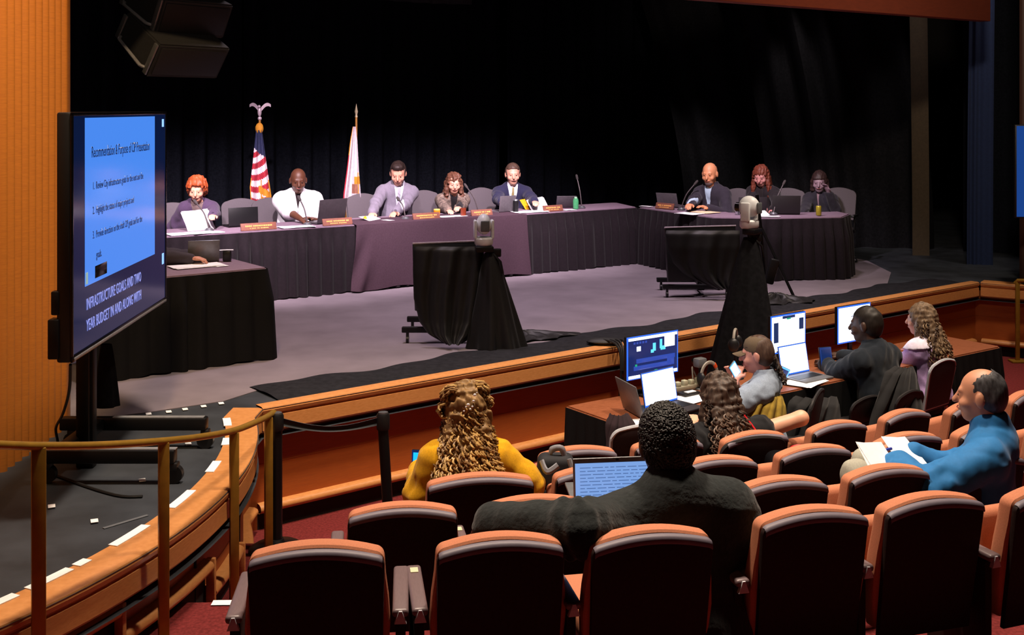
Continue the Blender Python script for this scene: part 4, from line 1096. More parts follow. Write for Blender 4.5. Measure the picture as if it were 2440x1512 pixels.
def do_hair(c, style='short', col='2c201a', vol=0.0, curl=0.0, length=.25, col2=None, back=.10, width=.11, n=120, seed=1, fringe=.055):
    G = c['G']; s = c['sh']; hh, Rh, Hc = c['hh'], c['Rh'], c['Hc']; nR = c['nR']; ob = c['ob']
    mt = mat('hair_'+col, col, .55, var=.3, scale=60, hex2=col2, stretch=(1, 1, .3), spec=.35)
    hfine = min(c['h'], .007)
    L = length if style in ('long', 'ringlets') else .0
    lo = [Hc[i]-.24*s-(L if i == 2 else (.06 if L else 0)) for i in range(3)]; hi = [Hc[i]+.26*s+(.03 if L else 0) for i in range(3)]
    g = Fld(lo, hi, hfine); f = g.new(); al = (slice(None),)*3
    X, Y, Z = np.meshgrid(*g.ax, indexing='ij'); P = np.stack([X-Hc[0], Y-Hc[1], Z-Hc[2]], -1) @ np.array(nR)/s
    u, v, w = P[..., 0], P[..., 1], P[..., 2]
    k = vol
    if style in ('short', 'afro', 'fade', 'balding', 'swept'):
        g.ell(f, hh((0, -.016, .030)), ((.082+k)*s, (.101+k)*s, (.097+k)*s), nR, 0)
        g.ell(f, hh((0, -.045, -.015)), ((.076+k)*s, (.066+k)*s, (.075+k*.5)*s), nR, .03)
        if style == 'swept': g.ell(f, hh((0, .045, .098)), (.055*s, .045*s, .030*s), nR, .03)
        cut = np.maximum(np.maximum(-(v-.028+.4*np.clip(w-.03, 0, 1)), (w-fringe-.01*np.cos(u*30))), np.abs(u)-.074-k) # face opening
        f = np.maximum(f, -cut.astype(np.float32)*s)
        f = np.maximum(f, ((-.075-w)+.35*np.clip(v+.02, 0, 1)).astype(np.float32)*s)
        side_ = np.maximum(np.maximum(-(v+.012), w+.012), -(np.abs(u)-.04)); f = np.maximum(f, -side_.astype(np.float32)*s)
        if style == 'balding':
            cr = np.sqrt(u**2+(v-.03)**2*.55)-.056; cr = np.maximum(cr, -(w-.05)); f = np.maximum(f, -cr.astype(np.float32)*s)
            f = f+.006
    else:
        g.ell(f, hh((0, -.016, .032)), ((.088+k)*s, (.106+k)*s, (.100+k)*s), nR, 0)
        R = c['Rt']
        for sgx in (-1, 1):
            a = hh((sgx*.070, -.005, .0)); b = V((a.x+sgx*(width-.07)*.8, a.y-.01, a.z-L*.85)); g.cap(f, a, b, .034*s, .030*s, .03)
        a = hh((0, -.06, -.02)); N = c['N']; N2 = N+R @ V((0, -.10-back, 0)); b = V((N.x*.5+a.x*.5, min(a.y-.02, N2.y-.35*math.tan(0)), a.z-L))+R @ V((0, 0, -.0)); b.y += -(R @ V((0, 0, 1))).y*max(0, L-.10)
        g.cap(f, a+V((-width*.45, 0, 0)), b+V((-width*.75, 0, 0)), .05*s, .042*s, .04); g.cap(f, a+V((width*.45, 0, 0)), b+V((width*.75, 0, 0)), .05*s, .042*s, .04); g.cap(f, a, b, .06*s, .05*s, .04)
        cut = np.maximum(np.maximum(-(v-.030), (w-fringe+.25*np.abs(u))), np.abs(u)-.062)
        cut = np.maximum(cut, -(w+.25))
        f = np.maximum(f, -cut.astype(np.float32)*s)
    if curl: f = f+g.noise(al, 110 if style != 'afro' else 190, curl, seed)
    else: f = f+g.noise(al, 90, .0025, seed, (1, 1, .4))
    vt, q = surfnet(f, g.lo, hfine)
    hair = link('hair', np_mesh('hair', vt, q, mt), ob)
    if style == 'afro':
        rr = random.Random(seed); m = MB(); idx = rr.sample(range(len(vt)), min(2600, len(vt)))
        for i in idx:
            p = vt[i]; r = rr.uniform(.004, .0075)
            bmesh.ops.create_icosphere(m.bm, subdivisions=1, radius=r, matrix=Matrix.Translation(V(p)))
        m.build('curls', mt, ob)
    return hair
# ---------------------------------------------------------------- the people
def ringlets(c, n, col, col2, length, width, back, top=.06, r=.0055, hr=.013, seed=2, seg=.16, z0=0.0):
    """corkscrew strands over the back of the head and down the fall of hair"""
    rr = random.Random(seed); s = c['s']; Hc, N = c['Hc'], c['N']; m = MB()
    for i in range(n):
        t = rr.random()**.8; zz = Hc.z+top*s-t*(length+top)+z0
        u = rr.uniform(-1, 1); dn = max(0, (Hc.z-zz)/max(length, .01))
        hw = lerp(.085, width, min(1, dn*1.3)); yb = -.03+lerp(Hc.y-.118, (N+c['Rt'] @ V((0, -.10-back, 0))).y-(c['Rt'] @ V((0, 0, 1))).y*max(0, dn*length-.10), min(1, dn*1.5))
        th = u*1.65
        p = V((Hc.x+(N.x-Hc.x)*.5*dn+hw*math.sin(th), yb+(1-math.cos(th))*.095+(.02 if dn < .2 else 0), zz))
        if zz > Hc.z+.02:   # over the crown
            k = (zz-Hc.z)/.1; p.x = Hc.x+hw*math.sin(th)*max(.2, 1-.4*k)
        L = seg*rr.uniform(.6, 1.2); ph = rr.uniform(0, 6.28); turns = rr.uniform(2.2, 3.6); out = V((math.sin(th), -math.cos(th), 0))
        pts = []; rad = []
        for k in range(15):
            q = k/14; a = ph+q*turns*6.283
            hrr = hr*(.5+.6*q)
            pts.append(p+out*(.010+.02*math.sin(q*3.1))+V((math.sin(th)*.03*q, 0, -L*q))+V((math.cos(a)*hrr, math.sin(a)*hrr, 0))); rad.append(r*(1-.35*q))
        m.mi = 0 if rr.random() < .6 else 1
        m.tube(pts, rad, 5)
    m.build('curls', [mat('hairstrand_'+col, col, .5, var=.2, spec=.4), mat('hairstrand_'+col2, col2, .5, var=.2, spec=.4)], c['ob'])
CAMD = (0.05, -1, 0)
def dy(px, d=.86): return tsolve(px, d)[1].y
def hold(px, py, z=TZ+.03): return on(px, py, z)
# --- behind the long table
c = person('red haired person in a purple jacket reading papers at the long table', (468, 425), dy(468), (.10, -1, 0), STG, lean=.28, hp=.30, hands=(hold(507, 520, TZ+.14), hold(452, 530)), skinc='e0a184', h=.010,
    tops=(dict(nm='shirt', col='6a5a58', off=.008), dict(nm='jacket', col='4a3a52', off=.020, rings=(.009, 60), vneck=(.07, .30), collar=.012)), hair=dict(style='short', col='8e3a1a', col2='b0542a', vol=.022, curl=.010, fringe=.06), scale=.97)
c = person('bald person in a loose white short sleeved shirt at the long table', (711, 402), dy(711), (.22, -1, 0), STG, lean=.12, hp=.28, hy=.05, hands=(hold(742, 522), hold(722, 526)), skinc='5a3524', h=.010, bulk=1.22, wide=1.12, belly=1.15,
    tops=(dict(nm='undershirt', col='20181a', off=.008, sleeves=False), dict(nm='shirt', col='f0eef2', off=.026, vneck=(.035, .20), collar=.016, sleeve=.42, bulge=.018),), scale=1.04)
c = person('person in a grey suit with pale shirt and tie, looking down at the long table', (948, 388), dy(948), (.30, -1, 0), STG, lean=.10, side=-.05, hp=.42, hy=-.25, hands=(hold(938, 512), hold(884, 514)), elbows=None, skinc='d69a80', h=.010, wide=1.12,
    tops=(dict(nm='shirt', col='d8dcec', off=.008, collar=.01), dict(nm='jacket', col='7a7482', off=.022, rings=(.009, 60), vneck=(.065, .36), collar=.012)), hair=dict(style='swept', col='2c201c', vol=.004, fringe=.07), scale=1.05)
tie(c, 'a9a6b4', off=.013)
c = person('person with long brown hair and mottled brown jacket bending over the long table', (1082, 413), dy(1082), (.25, -1, 0), STG, lean=.30, hp=.25, hy=-.05, hands=(hold(1088, 500, TZ+.06), hold(1072, 506)), skinc='dda088', h=.010, scale=.96,
    tops=(dict(nm='shirt', col='171316', off=.008), dict(nm='jacket', col='5a4a44', off=.020, vneck=(.05, .36), mt=mat('mottled_brown_cloth', '3c3230', .9, scale=28, hex2='8c7a6c'))), hair=dict(style='long', col='4a2e24', col2='6e4632', length=.28, back=.02, width=.12, curl=.012))
c = person('person in a navy suit and tie holding papers at the long table', (1222, 390), dy(1222), (.12, -1, 0), STG, lean=.10, hp=.15, hands=(hold(1286, 494, TZ+.07), hold(1205, 508)), skinc='d69c84', h=.010, wide=1.12, bulk=1.1,
    tops=(dict(nm='shirt', col='e6e8f2', off=.008, collar=.01), dict(nm='jacket', col='262640', off=.022, rings=(.009, 60), vneck=(.07, .38), collar=.012)), hair=dict(style='short', col='4e3a30', vol=.003, fringe=.065), scale=1.04)
tie(c, '8a7a4e', off=.013)
# --- behind the angled table
c = person('bald bearded person in a dark jacket and light blue shirt at the angled table', (1690, 388), 14.7, (-.72, -.75, 0), STG, lean=.08, hp=.22, hy=.25, hands=(at(1690, 497, 14.4), at(1643, 488, 14.35)), skinc='d08c64', h=.010, wide=1.1, bulk=1.05,
    tops=(dict(nm='shirt', col='b8d0e4', off=.008), dict(nm='jacket', col='2e2a34', off=.022, rings=(.009, 60), vneck=(.06, .40), collar=.012)), hair=dict(style='balding', col='3a2c26', vol=-.004), scale=1.08)
m = MB(); hh = c['hh']; m.ball(hh((0, .060, -.090)), (.050, .040, .034), 8, rot=c['Rh'].to_euler()); m.build('beard', mat('grey_beard', '5c4a48', .9, var=.3, scale=90), c['ob'])
c = person('person with long reddish hair looking down at the angled table', (1811, 396), 14.75, (-.62, -.8, 0), STG, lean=.14, hp=.42, hy=.2, hands=(at(1842, 500, 14.3), at(1822, 503, 14.3)), skinc='c98a86', h=.010, scale=1.0,
    tops=(dict(nm='shirt', col='2a2426', off=.008), dict(nm='jacket', col='231e22', off=.020, vneck=(.05, .34))), hair=dict(style='long', col='5a2a20', col2='7a3c2a', length=.30, back=.0, width=.11, curl=.007))
c = person('dark haired person, hand near the cheek, at the angled table', (1952, 409), 14.8, (-.58, -.82, 0), STG, lean=.10, hp=.25, hy=.25, hands=(at(1972, 452, 14.55), at(1915, 516, 14.4)), elbows=(at(1992, 500, 14.65), None), skinc='8d7480', h=.010, scale=1.0,
    tops=(dict(nm='jacket', col='2c2a32', off=.020, collar=.014, vneck=(.02, .3)),), hair=dict(style='long', col='2a1c1c', col2='3c2a26', length=.12, back=-.02, width=.085, curl=.004))
# --- seated behind the display, only the arm and hand reach past it
c = person('person hidden behind the display, dark sleeve and hand reaching over the small table', (350, 505), 9.75, (1, -.12, 0), STG, lean=.18, hp=.3, hands=(at(505, 612, 9.85), at(506, 617, 9.45)), elbows=(None, at(420, 612, 9.42)), skinc='c98d74', h=.011,
    tops=(dict(nm='jacket', col='3a343a', off=.020, collar=.012),), hair=dict(style='short', col='2a201c'))
# --- audience: yellow sweater
c = person('person with long curly hair and yellow sweater seen from behind, holding a phone', (1112, 918), 6.2, (-.10, 1, 0), .16, lean=.12, hp=.12, hands=(at(1000, 1118, 6.42), at(1150, 1180, 6.5)), elbows=(at(1000, 1178, 6.12), at(1262, 1150, 6.15)), skinc='c98d6c', h=.009, wide=1.12, bulk=1.1,
    tops=(dict(nm='sweater', col='d09a12', off=.022, fold=.005, ffreq=70, rings=(.011, 62), collar=.01, bulge=.012),), hair=dict(style='long', col='6a4e2c', col2='94744a', length=.40, back=.05, width=.145, curl=.012, vol=.015), noface=True)
ringlets(c, 420, 'b89458', '7a5a34', .42, .17, .085, top=.08, r=.0062, hr=.014, seg=.15)
m = MB(); rr = random.Random(5); hh = c['hh']
for cx_, cz_, R_, kk in ((-.075, .075, .062, 40), (.060, .095, .055, 40), (-.105, .015, .045, 26), (.095, .045, .035, 22)):
    for i in range(kk):   # coiled rolls pinned up on either side of the crown
        a = rr.uniform(0, 6.28); b = rr.uniform(-1, 1); rad = R_*rr.uniform(.7, 1.0)
        o = hh((cx_, -.035, cz_)); pts = []
        for k in range(12):
            q = a+k*.33; pts.append(o+V((rad*math.cos(q)*math.sqrt(1-b*b*.8), -.02+rad*b*.8, rad*math.sin(q)*math.sqrt(1-b*b*.5)))+V((.006*math.sin(k*2.2), .006*math.cos(k*2.2), 0)))
        m.mi = i % 2; m.tube(pts, .0065, 5)
m.build('hair_rolls', [MATS['hairstrand_b89458'], MATS['hairstrand_7a5a34']], c['ob'])
m = MB()
for x, z, r in ((-.002, .045, .009), (.024, .062, .007), (.030, .090, .008), (.008, .024, .006), (-.022, .016, .005), (.018, .036, .006), (-.012, .034, .005), (.040, .100, .004)): m.ball(hh((x, -.150, z)), (r, r*.6, r), 6)
m.build('hair_clip', mat('bright_rhinestones', 'f4f6ff', .08, .3), c['ob'], label='sparkling white stones')
# --- audience: black jacket with outstretched arm
c = person('person in a black jacket stretching the left arm along the next seat back', (1583, 966), 4.52, (-.2, .98, 0), .5, lean=.16, hp=.14, hands=(at(1150, 1248, 4.40), at(1690, 1350, 4.85)), elbows=(at(1384, 1258, 4.20), at(1768, 1290, 4.50)), skinc='4c2e20', h=.008, wide=1.30, bulk=1.16, scale=1.10, side=-.06, name='person',
    tops=(dict(nm='jacket', col='15191a', off=.030, fold=.006, ffreq=50, fst=(.40, .8, 1.1), rings=(.011, 62), collar=.030, cape=(.125, .11, .06, .02), cutneck=.075, sleeve=1.12, bulge=.022, mt=mat('black_wool', '1f2425', .9, var=.25, scale=60, bump=.5, bscale=45, spec=.2, sheen=.15)),), hair=dict(style='afro', col='0d0b0b', col2='1e1a19', vol=.004, curl=.002), noface=True)
# --- woman with lanyard
c = person('person with dark curly hair, black shirt and red lanyard, bare elbow out to the right', (1712, 893), 7.4, (-.35, .93, 0), 0.0, lean=.10, hp=.10, hands=(at(1650, 1010, 7.8), at(1800, 1035, 7.75)), elbows=(None, at(1940, 985, 7.40)), skinc='d8a488', h=.009, scale=1.05, wide=1.22, bulk=1.1,
    tops=(dict(nm='shirt', col='18191c', off=.022, fold=.008, ffreq=70, sleeve=.10, bulge=.02),), hair=dict(style='long', col='2a211d', col2='5a4a40', length=.20, back=.03, width=.11, curl=.011, vol=.008), noface=True)
ringlets(c, 110, '5c4a3e', '2a201b', .24, .13, .06, top=.06, r=.0065, hr=.016, seg=.13, seed=8)
a = c['ob'].matrix_basis
m = MB(); p0 = at(1808, 1035, 7.22); m.ball(p0, (.022, .012, .024), 8); m.tube([p0, at(1812, 1052, 7.2), at(1820, 1070, 7.22), at(1822, 1090, 7.25)], .006, 6); m.tube([p0, at(1790, 1010, 7.26), at(1770, 985, 7.28)], .006, 6); m.build('lanyard', mat('bright_red_cord', 'd01824', .5), c['ob'], w=True, label='red lanyard with round clip')
# --- cap
c = person('person in a brown cap and grey blue shirt with ponytail at the operators table', (1800, 800), 8.45, (-.92, .40, 0), 0.0, lean=.06, hp=.15, hy=.1, hands=(at(1752, 905, 8.35), at(1748, 900, 8.6)), skinc='c48c80', h=.009, scale=1.02,
    tops=(dict(nm='shirt', col='8593a6', off=.018, fold=.006, ffreq=75, collar=.008, sleeve=.45, bulge=.015),), hair=dict(style='short', col='3a2a24', col2='57443a', vol=-.002))
hh = c['hh']; Rh = c['Rh']
m = MB(); Mh = Matrix.Translation(hh((0, 0, 0))) @ Rh.to_4x4()
m.lathe([(.094, .028), (.096, .045), (.092, .08), (.074, .115), (.045, .133), (0, .14)], (0, -.010, 0), 24, M=Mh @ Matrix.Diagonal((.93, 1.08, 1, 1)))
m.grid(lambda u, v: tuple(Mh @ V(((u-.5)*.15*(1-.25*v*v), .075+.105*v*(1-.5*(2*u-1)**2), .040-.018*v-.02*(2*u-1)**2))), 12, 5, thick=.006)
m.build('cap', mat('brown_cap', '5e5040', .9, var=.15, scale=200), c['ob'])
m = MB(); rr = random.Random(3)
for i in range(46):
    b = hh((rr.uniform(-.03, .03), -.105, -.02)); a_ = rr.uniform(0, 6); pts = [b+Rh @ V((.035*math.cos(a_)*q+.012*math.cos(a_+q*14), -.05*q-.012*math.sin(q*14+a_), -.20*q*rr.uniform(.8, 1.1))) for q in [k/11 for k in range(12)]]
    m.mi = i % 2; m.tube(pts, .007, 5)
m.build('ponytail', [mat('hairstrand_4a382e', '4a382e', .5), mat('hairstrand_241a16', '241a16', .5)], c['ob'])
# --- black shirt
c = person('person with cropped hair and dark shirt at the operators table, seen from behind', (2062, 730), 9.2, (-.62, .78, 0), 0.0, lean=.22, hp=.10, hy=.30, hands=(at(1968, 868, 9.45), at(2010, 850, 9.75)), elbows=(at(1995, 890, 9.2), None), skinc='4a342a', h=.009, scale=1.10, wide=1.18, bulk=1.18,
    tops=(dict(nm='shirt', col='1b222b', off=.020, fold=.006, ffreq=70, rings=(.011, 62), collar=.012, bulge=.010),), hair=dict(style='fade', col='16120f', col2='2b2521', vol=-.003))
# --- purple sweater
c = person('person with wavy brown hair in a purple and white sweater at the operators table', (2194, 724), 9.75, (-.65, .76, 0), 0.0, lean=.12, hp=.08, hy=.22, hands=(at(2120, 840, 10.0), at(2150, 850, 10.2)), skinc='c9937c', h=.009, scale=1.0,
    tops=(dict(nm='sweater', col='c4a4dc', off=.022, fold=.007, ffreq=70, rings=(.011, 62), bulge=.012),), hair=dict(style='long', col='4a3a2c', col2='8a735a', length=.22, back=.025, width=.085, curl=.008))
ringlets(c, 60, '80684c', '46362a', .26, .10, .05, top=.05, r=.006, hr=.012, seg=.14, seed=4)
# white yoke of the sweater
def yoke(c, col):
    G = c['G']; Q = c['Q']; s = c['s']; f = c['tor'].copy()
    for g in (-1, 1):
        a = G.new(); G.cap(a, c['SH'][g], c['SH'][g].lerp(c['EL'][g], .35), .080*s, .074*s, .03); f = smin(f, a, .045)
    f = f-.027; x, y, z = Q[..., 0], Q[..., 1], Q[..., 2]
    f = np.maximum(f, (z-.05*s).astype(np.float32)); hole = np.sqrt(x**2+(y-.02)**2)-.056*s; hole = np.maximum(hole, -(z+.015)); f = np.maximum(f, -hole.astype(np.float32)); f = np.maximum(f, (-.065*s-z).astype(np.float32))
    vt, q = surfnet(f, G.lo, c['h']); link('yoke', np_mesh('yoke', vt, q, mat('white_knit', col, .9)), c['ob'], label='white yoke of the sweater')
yoke(c, 'e4dcf0')
# --- blue jacket
c = person('person with receding hair and bright blue jacket turned left, papers on the lap', (2338, 878), 5.78, (-.86, .50, 0), .33, lean=.06, hp=.06, hy=.0, hands=(at(2140, 1108, 5.75), at(2175, 1085, 6.05)), elbows=(at(2215, 1165, 5.5), None), skinc='bc8468', h=.008, scale=1.12, wide=1.14, bulk=1.16, pants='9a9a8e', kneez=.64, knee=.60, headk=1.03,
    tops=(dict(nm='jacket', col='1f6ea8', off=.024, fold=.006, ffreq=55, rings=(.016, 52), collar=.022, cutneck=.05, bulge=.014, mt=mat('blue_softshell', '1d6aa6', .75, var=.06, scale=60, spec=.3, sheen=.1)),), hair=dict(style='balding', col='1e1c1e', col2='4a4a4e', vol=.000))
for o in list(bpy.data.objects):
    if o.get('category') == 'person': o['group'] = 'people seated at the tables' if o.location.z > .7 else 'people seated in front of the stage'
# ---------------------------------------------------------------- things on the tables
def tz(px, d=.25):          # point on the long table, d metres back from its front edge
    q = tsolve(px, d)[1]; return V((q.x, q.y, TZ+.004))
TA = math.atan2(TD.y, TD.x)
def nameplate(p, w, ang, label, grp='council nameplates', n=2):
    t = thing('nameplate', label, 'nameplate', tuple(p), ang, grp)
    m = MB(); m.prism([(-w/2, 0), (w/2, 0), (w/2, .075), (-w/2, .075)], .02, bev=.003, shear=lambda c: V((c.x, c.y+c.z*.35, c.z))); m.build('plate', PLATE, t)
    m = MB(); m.box((0, .035, .006), (w*.9, .06, .012), bev=.003); m.build('foot', BLACKP, t)
    rr = random.Random(int(p.x*1000)); m = MB()
    for row, (z, h) in enumerate(((.046, .017), (.022, .010))):
        x = -w*.38+row*w*.12
        while x < w*(.38-row*.12):
            l = rr.uniform(.008, .018); m.box((x+l/2, .35*z-.002, z), (l, .002, h), rot=(-.34, 0, 0)); x += l+.004+(.010 if rr.random() < .15 else 0)
    m.build('lettering', GOLD, t, label='small gold letters')
for px, d, w, lb in ((618, .06, .40, 'wooden nameplate on the long table between red haired person and white shirt'), (806, .06, .36, 'wooden nameplate on the long table just below the dark laptop'), (1018, .07, .36, 'wooden nameplate on the long table in front of the orange cup'),
                     (1150, .07, .30, 'wooden nameplate on the long table behind the white dome of the middle camera'), (1320, .08, .30, 'wooden nameplate on the long table in front of the navy suit papers')):
    nameplate(tz(px, d), w, TA, lb)
q = on(1625, 503, TZ+.004); nameplate(V((1.97, 14.72, TZ+.004)), .30, TA-1.45, 'wooden nameplate on the angled table in front of the bald bearded person')
def laptop(p, ang, label, w=.33, dpt=.23, open_=1.85, body=LAPT, screen=None, grp=None, logo=False):
    t = thing('laptop', label, 'laptop', tuple(p), ang, grp)      # keyboard towards local -Y, lid hinged at y=0
    m = MB(); m.box((0, -dpt/2, .009), (w, dpt, .016), bev=.004); b = m.build('base', body, t)
    m = MB(); m.box((0, -dpt*.42, .0178), (w*.86, dpt*.42, .002)); m.build('keyboard', BLACKP, b)
    Ml = Matrix.Translation((0, .002, .012)) @ Matrix.Rotation(-(open_-math.pi/2), 4, 'X')
    m = MB(); m.box((0, .004, dpt/2), (w, .009, dpt), bev=.004, M=Ml); l = m.build('lid', body, t)
    m = MB(); m.box((0, -.0016, dpt/2+.004), (w*.95, .002, dpt*.88), M=Ml); m.build('screen', screen or BLACKG, l)
    if screen is WHITESCR:
        m = MB(); m.box((0, -.0008, dpt/2+.002), (w*.99, .002, dpt*.96), M=Ml); m.build('screen_rim', BLUERIM, l)
    return t
OUT = TA+math.pi      # laptop keyboards face the sitters, lids face the audience
laptop(tz(788, .30), OUT+.25, 'large dark laptop on the long table right of the white shirt', .40, .27, 1.75, mat('mauve_laptop', '3a3438', .5))
laptop(tz(1207, .30), OUT+.1, 'grey laptop on the long table in front of the navy suit', .26, .20, 1.7, mat('mid_laptop', '5a555a', .5))
laptop(tz(1348, .42), OUT-.5, 'tilted dark tablet on the long table left of the green bottle', .26, .18, 2.15, mat('mid_laptop', '5a555a'))
laptop(tz(580, .50), OUT, 'low dark laptop on the long table right of the red haired person', .34, .20, 1.5, BLACKP)
laptop(V((2.07, 15.0, TZ+.004)), OUT-1.2, 'open laptop on the angled table left of the bald bearded person', .30, .19, 1.9, mat('mid_laptop', '5a555a'))
laptop(V((2.98, 14.06, TZ+.004)), math.pi+.05, 'dark laptop on the angled table right of the bald bearded person', .36, .20, 1.75)
laptop(on(1880, 512, TZ+.004)+V((0, .0, 0)) if False else V((3.38, 13.98, TZ+.004)), math.pi-.1, 'dark laptop on the angled table left of the dark haired person at the end', .34, .23, 1.8, mat('soft_black_laptop', '1e1b1d', .55))
def goose(p, tip, label):
    t = thing('gooseneck_microphone', label, 'microphone', tuple(p), 0, 'gooseneck microphones')
    m = MB(); m.lathe([(0, 0), (.05, 0), (.05, .012), (.03, .03), (0, .03)], n=18); m.build('microphone_base', GREYM, t)
    a = V((0, 0, .02)); b = V(tip)-V(p); mid = a.lerp(b, .5)+V((0, 0, .05)); pts = catmull([a, a.lerp(mid, .5)+V((0, 0, .02)), mid, b], 5)
    m = MB(); m.tube(pts, .008, 8); m.build('neck', mat('neck_grey', '4a4244', .5, .3), t)
    d = (pts[-1]-pts[-3]).normalized(); m = MB(); m.tube([pts[-1], pts[-1]+d*.02, pts[-1]+d*.06, pts[-1]+d*.075], [.012, .016, .016, .008], 10); m.build('capsule', mat('mic_foam', '3a3434', .9), t)
def mic(px, py, d, tpx, tpy, lb): p = tz(px, d); goose(p, at(tpx, tpy, p.y+.1), lb)
mic(498, 0, .30, 470, 486, 'gooseneck microphone in front of the red haired person')
mic(732, 0, .22, 716, 478, 'gooseneck microphone in front of the white shirt')
mic(966, 0, .22, 952, 478, 'gooseneck microphone in front of the grey suit')
mic(1140, 0, .35, 1114, 448, 'gooseneck microphone right of the patterned brown jacket')
mic(1386, 0, .25, 1376, 428, 'tall gooseneck microphone standing alone right of the green bottle')
goose(V((2.18, 14.6, TZ+.004)), at(1654, 440, 14.6), 'gooseneck microphone left of the bald bearded person')
goose(V((3.22, 13.95, TZ+.004)), at(1866, 440, 14.1), 'gooseneck microphone between the two dark jackets at the right')
def sheet(p, ang, w, l, label, mt=WHITE, n=3, tilt=0.0, name='paper_sheets', cat='paper', grp=None, roll=0.0):
    rr = random.Random(int(abs(p.x*977+p.y*331))); t = MB()
    for i in range(n):
        M = Matrix.Translation((rr.uniform(-.015, .015), rr.uniform(-.015, .015), .0015+.0025*i)) @ Matrix.Rotation(rr.uniform(-.12, .12), 4, 'Z')
        t.grid(lambda u, v: tuple(M @ V(((u-.5)*w, (v-.5)*l, .004*math.sin(u*3.1+i)*(1 if tilt else .4)))), 6, 2, thick=.001)
    o = t.build(name, mt, smooth=60); o.location = p; o.rotation_euler = (tilt, roll, ang); tag(o, label, cat, grp); return o
sheet(tz(455, .12), TA+.1, .50, .20, 'white papers spread on the long table below the red haired person', n=4)
sheet(tz(492, .10), TA, .34, .16, 'white booklet lying at the table edge right of the held papers')
sheet(at(474, 527, dy(474, .50)), TA+.25, .34, .26, 'white papers held up by the red haired person', tilt=1.0, n=2)
sheet(tz(424, .10), TA, .11, .08, 'small white card on the long table close to the display edge', n=1)
sheet(tz(705, .12), TA, .38, .20, 'white papers on the long table in front of the white shirt', n=4)
sheet(tz(895, .30), TA+.5, .26, .30, 'white paper lifted by the right hand of the grey suit', n=2, tilt=.25)
sheet(tz(935, .20), TA+.2, .20, .14, 'white paper under the left hand of the grey suit', n=3)
sheet(tz(884, .34), TA+.9, .18, .20, 'yellow folder beside the hand of the grey suit', mat('yellow_folder', 'f0a818', .6), n=1, tilt=.5, cat='folder', name='folder')
sheet(tz(1078, .18), TA, .36, .17, 'white papers in front of the patterned brown jacket', n=4)
sheet(tz(1062, .08), TA, .13, .09, 'small white note at the table edge under the brown jacket papers', n=2)
sheet(tz(1122, .25), TA, .30, .12, 'white papers right of the brown tumbler on the long table', n=2)
sheet(tz(1262, .16), TA-.1, .44, .20, 'white papers lying before the navy suit', n=5)
sheet(at(1283, 488, dy(1283, .45)), TA+.1, .30, .21, 'white papers held up by the navy suited person', tilt=1.0, n=2)
sheet(at(1258, 493, dy(1258, .55)), TA+.3, .18, .24, 'yellow folder held by the navy suited person', mat('yellow_folder', 'f0a818'), n=1, tilt=.9, cat='folder', name='folder')
sheet(tz(1358, .12), TA, .16, .10, 'small white papers beside the green bottle', n=2)
sheet(V((2.2, 14.05, TZ+.004)), -.8, .30, .22, 'white papers on the corner of the angled table before the bald person', n=3)
sheet(V((1.78, 15.1, TZ+.006)), -.6, .16, .10, 'white folded paper on the left tip of the angled table', n=2)
sheet(V((2.42, 14.25, TZ+.004)), -.9, .30, .26, 'cream papers under the hands of the bald bearded person', mat('cream_paper', 'e8cfa8', .8), n=3)
sheet(V((3.10, 13.66, TZ+.004)), .1, .24, .10, 'white note pad on the front edge of the angled table behind the right camera', n=4)
sheet(V((2.95, 13.78, TZ+.03)), .1, .30, .20, 'white papers before the person with long reddish hair', n=4, tilt=.2)
def cup(p, prof, mt, label, cat='cup', name='cup', cap=None, capname='lid'):
    t = thing(name, label, cat, tuple(p)); m = MB(); m.lathe(prof, n=20); m.build('body', mt, t)
    if cap: m = MB(); m.lathe(cap[0], n=18); m.build(capname, cap[1], t)
cup(tz(1041, .22), [(0, 0), (.034, 0), (.040, .085), (.036, .088), (0, .085)], mat('orange_cup', 'f09018', .45), 'orange yellow cup on the long table left of the patterned jacket', cap=([(0, .088), (.04, .088), (.038, .10), (0, .10)], mat('yellow_lid', 'f4d070', .5)))
cup(tz(1104, .16), [(0, 0), (.032, 0), (.036, .10), (0, .10)], mat('brown_tumbler', '7a3420', .3), 'reddish brown tumbler on the long table', name='tumbler')
cup(tz(1229, .22), [(0, 0), (.034, 0), (.036, .15), (0, .15)], BLACKP, 'tall black tumbler on the long table in front of the navy suit', name='tumbler', cap=([(0, .15), (.037, .15), (.03, .165), (0, .165)], GREYM))
cup(tz(1372, .20), [(0, 0), (.036, .002), (.038, .10), (.03, .135), (0, .138)], mat('green_bottle', '4aa06a', .3), 'green bottle on the long table beside the lone microphone', 'bottle', 'bottle', cap=([(0, .137), (.02, .137), (.02, .155), (0, .157)], mat('pale_green', 'a8e0b8', .4)))
cup(V((3.74, 13.82, TZ+.004)), [(0, 0), (.028, .002), (.033, .01), (.033, .11), (.028, .12), (0, .12)], mat('yellow_green_can', 'a89a30', .35, .3), 'yellow green drink can at the right end of the angled table', 'can', 'drink_can', cap=([(0, .12), (.026, .12), (.026, .124), (0, .124)], GREYM), capname='top')
cup(V((2.78, 13.98, TZ+.004)), [(0, 0), (.03, 0), (.034, .12), (0, .12)], mat('steel_flask', 'c8ccd4', .15, .9), 'shiny steel flask on the angled table right of the bald person', 'bottle', 'flask', cap=([(0, .12), (.02, .12), (.02, .14), (0, .14)], GREYM))
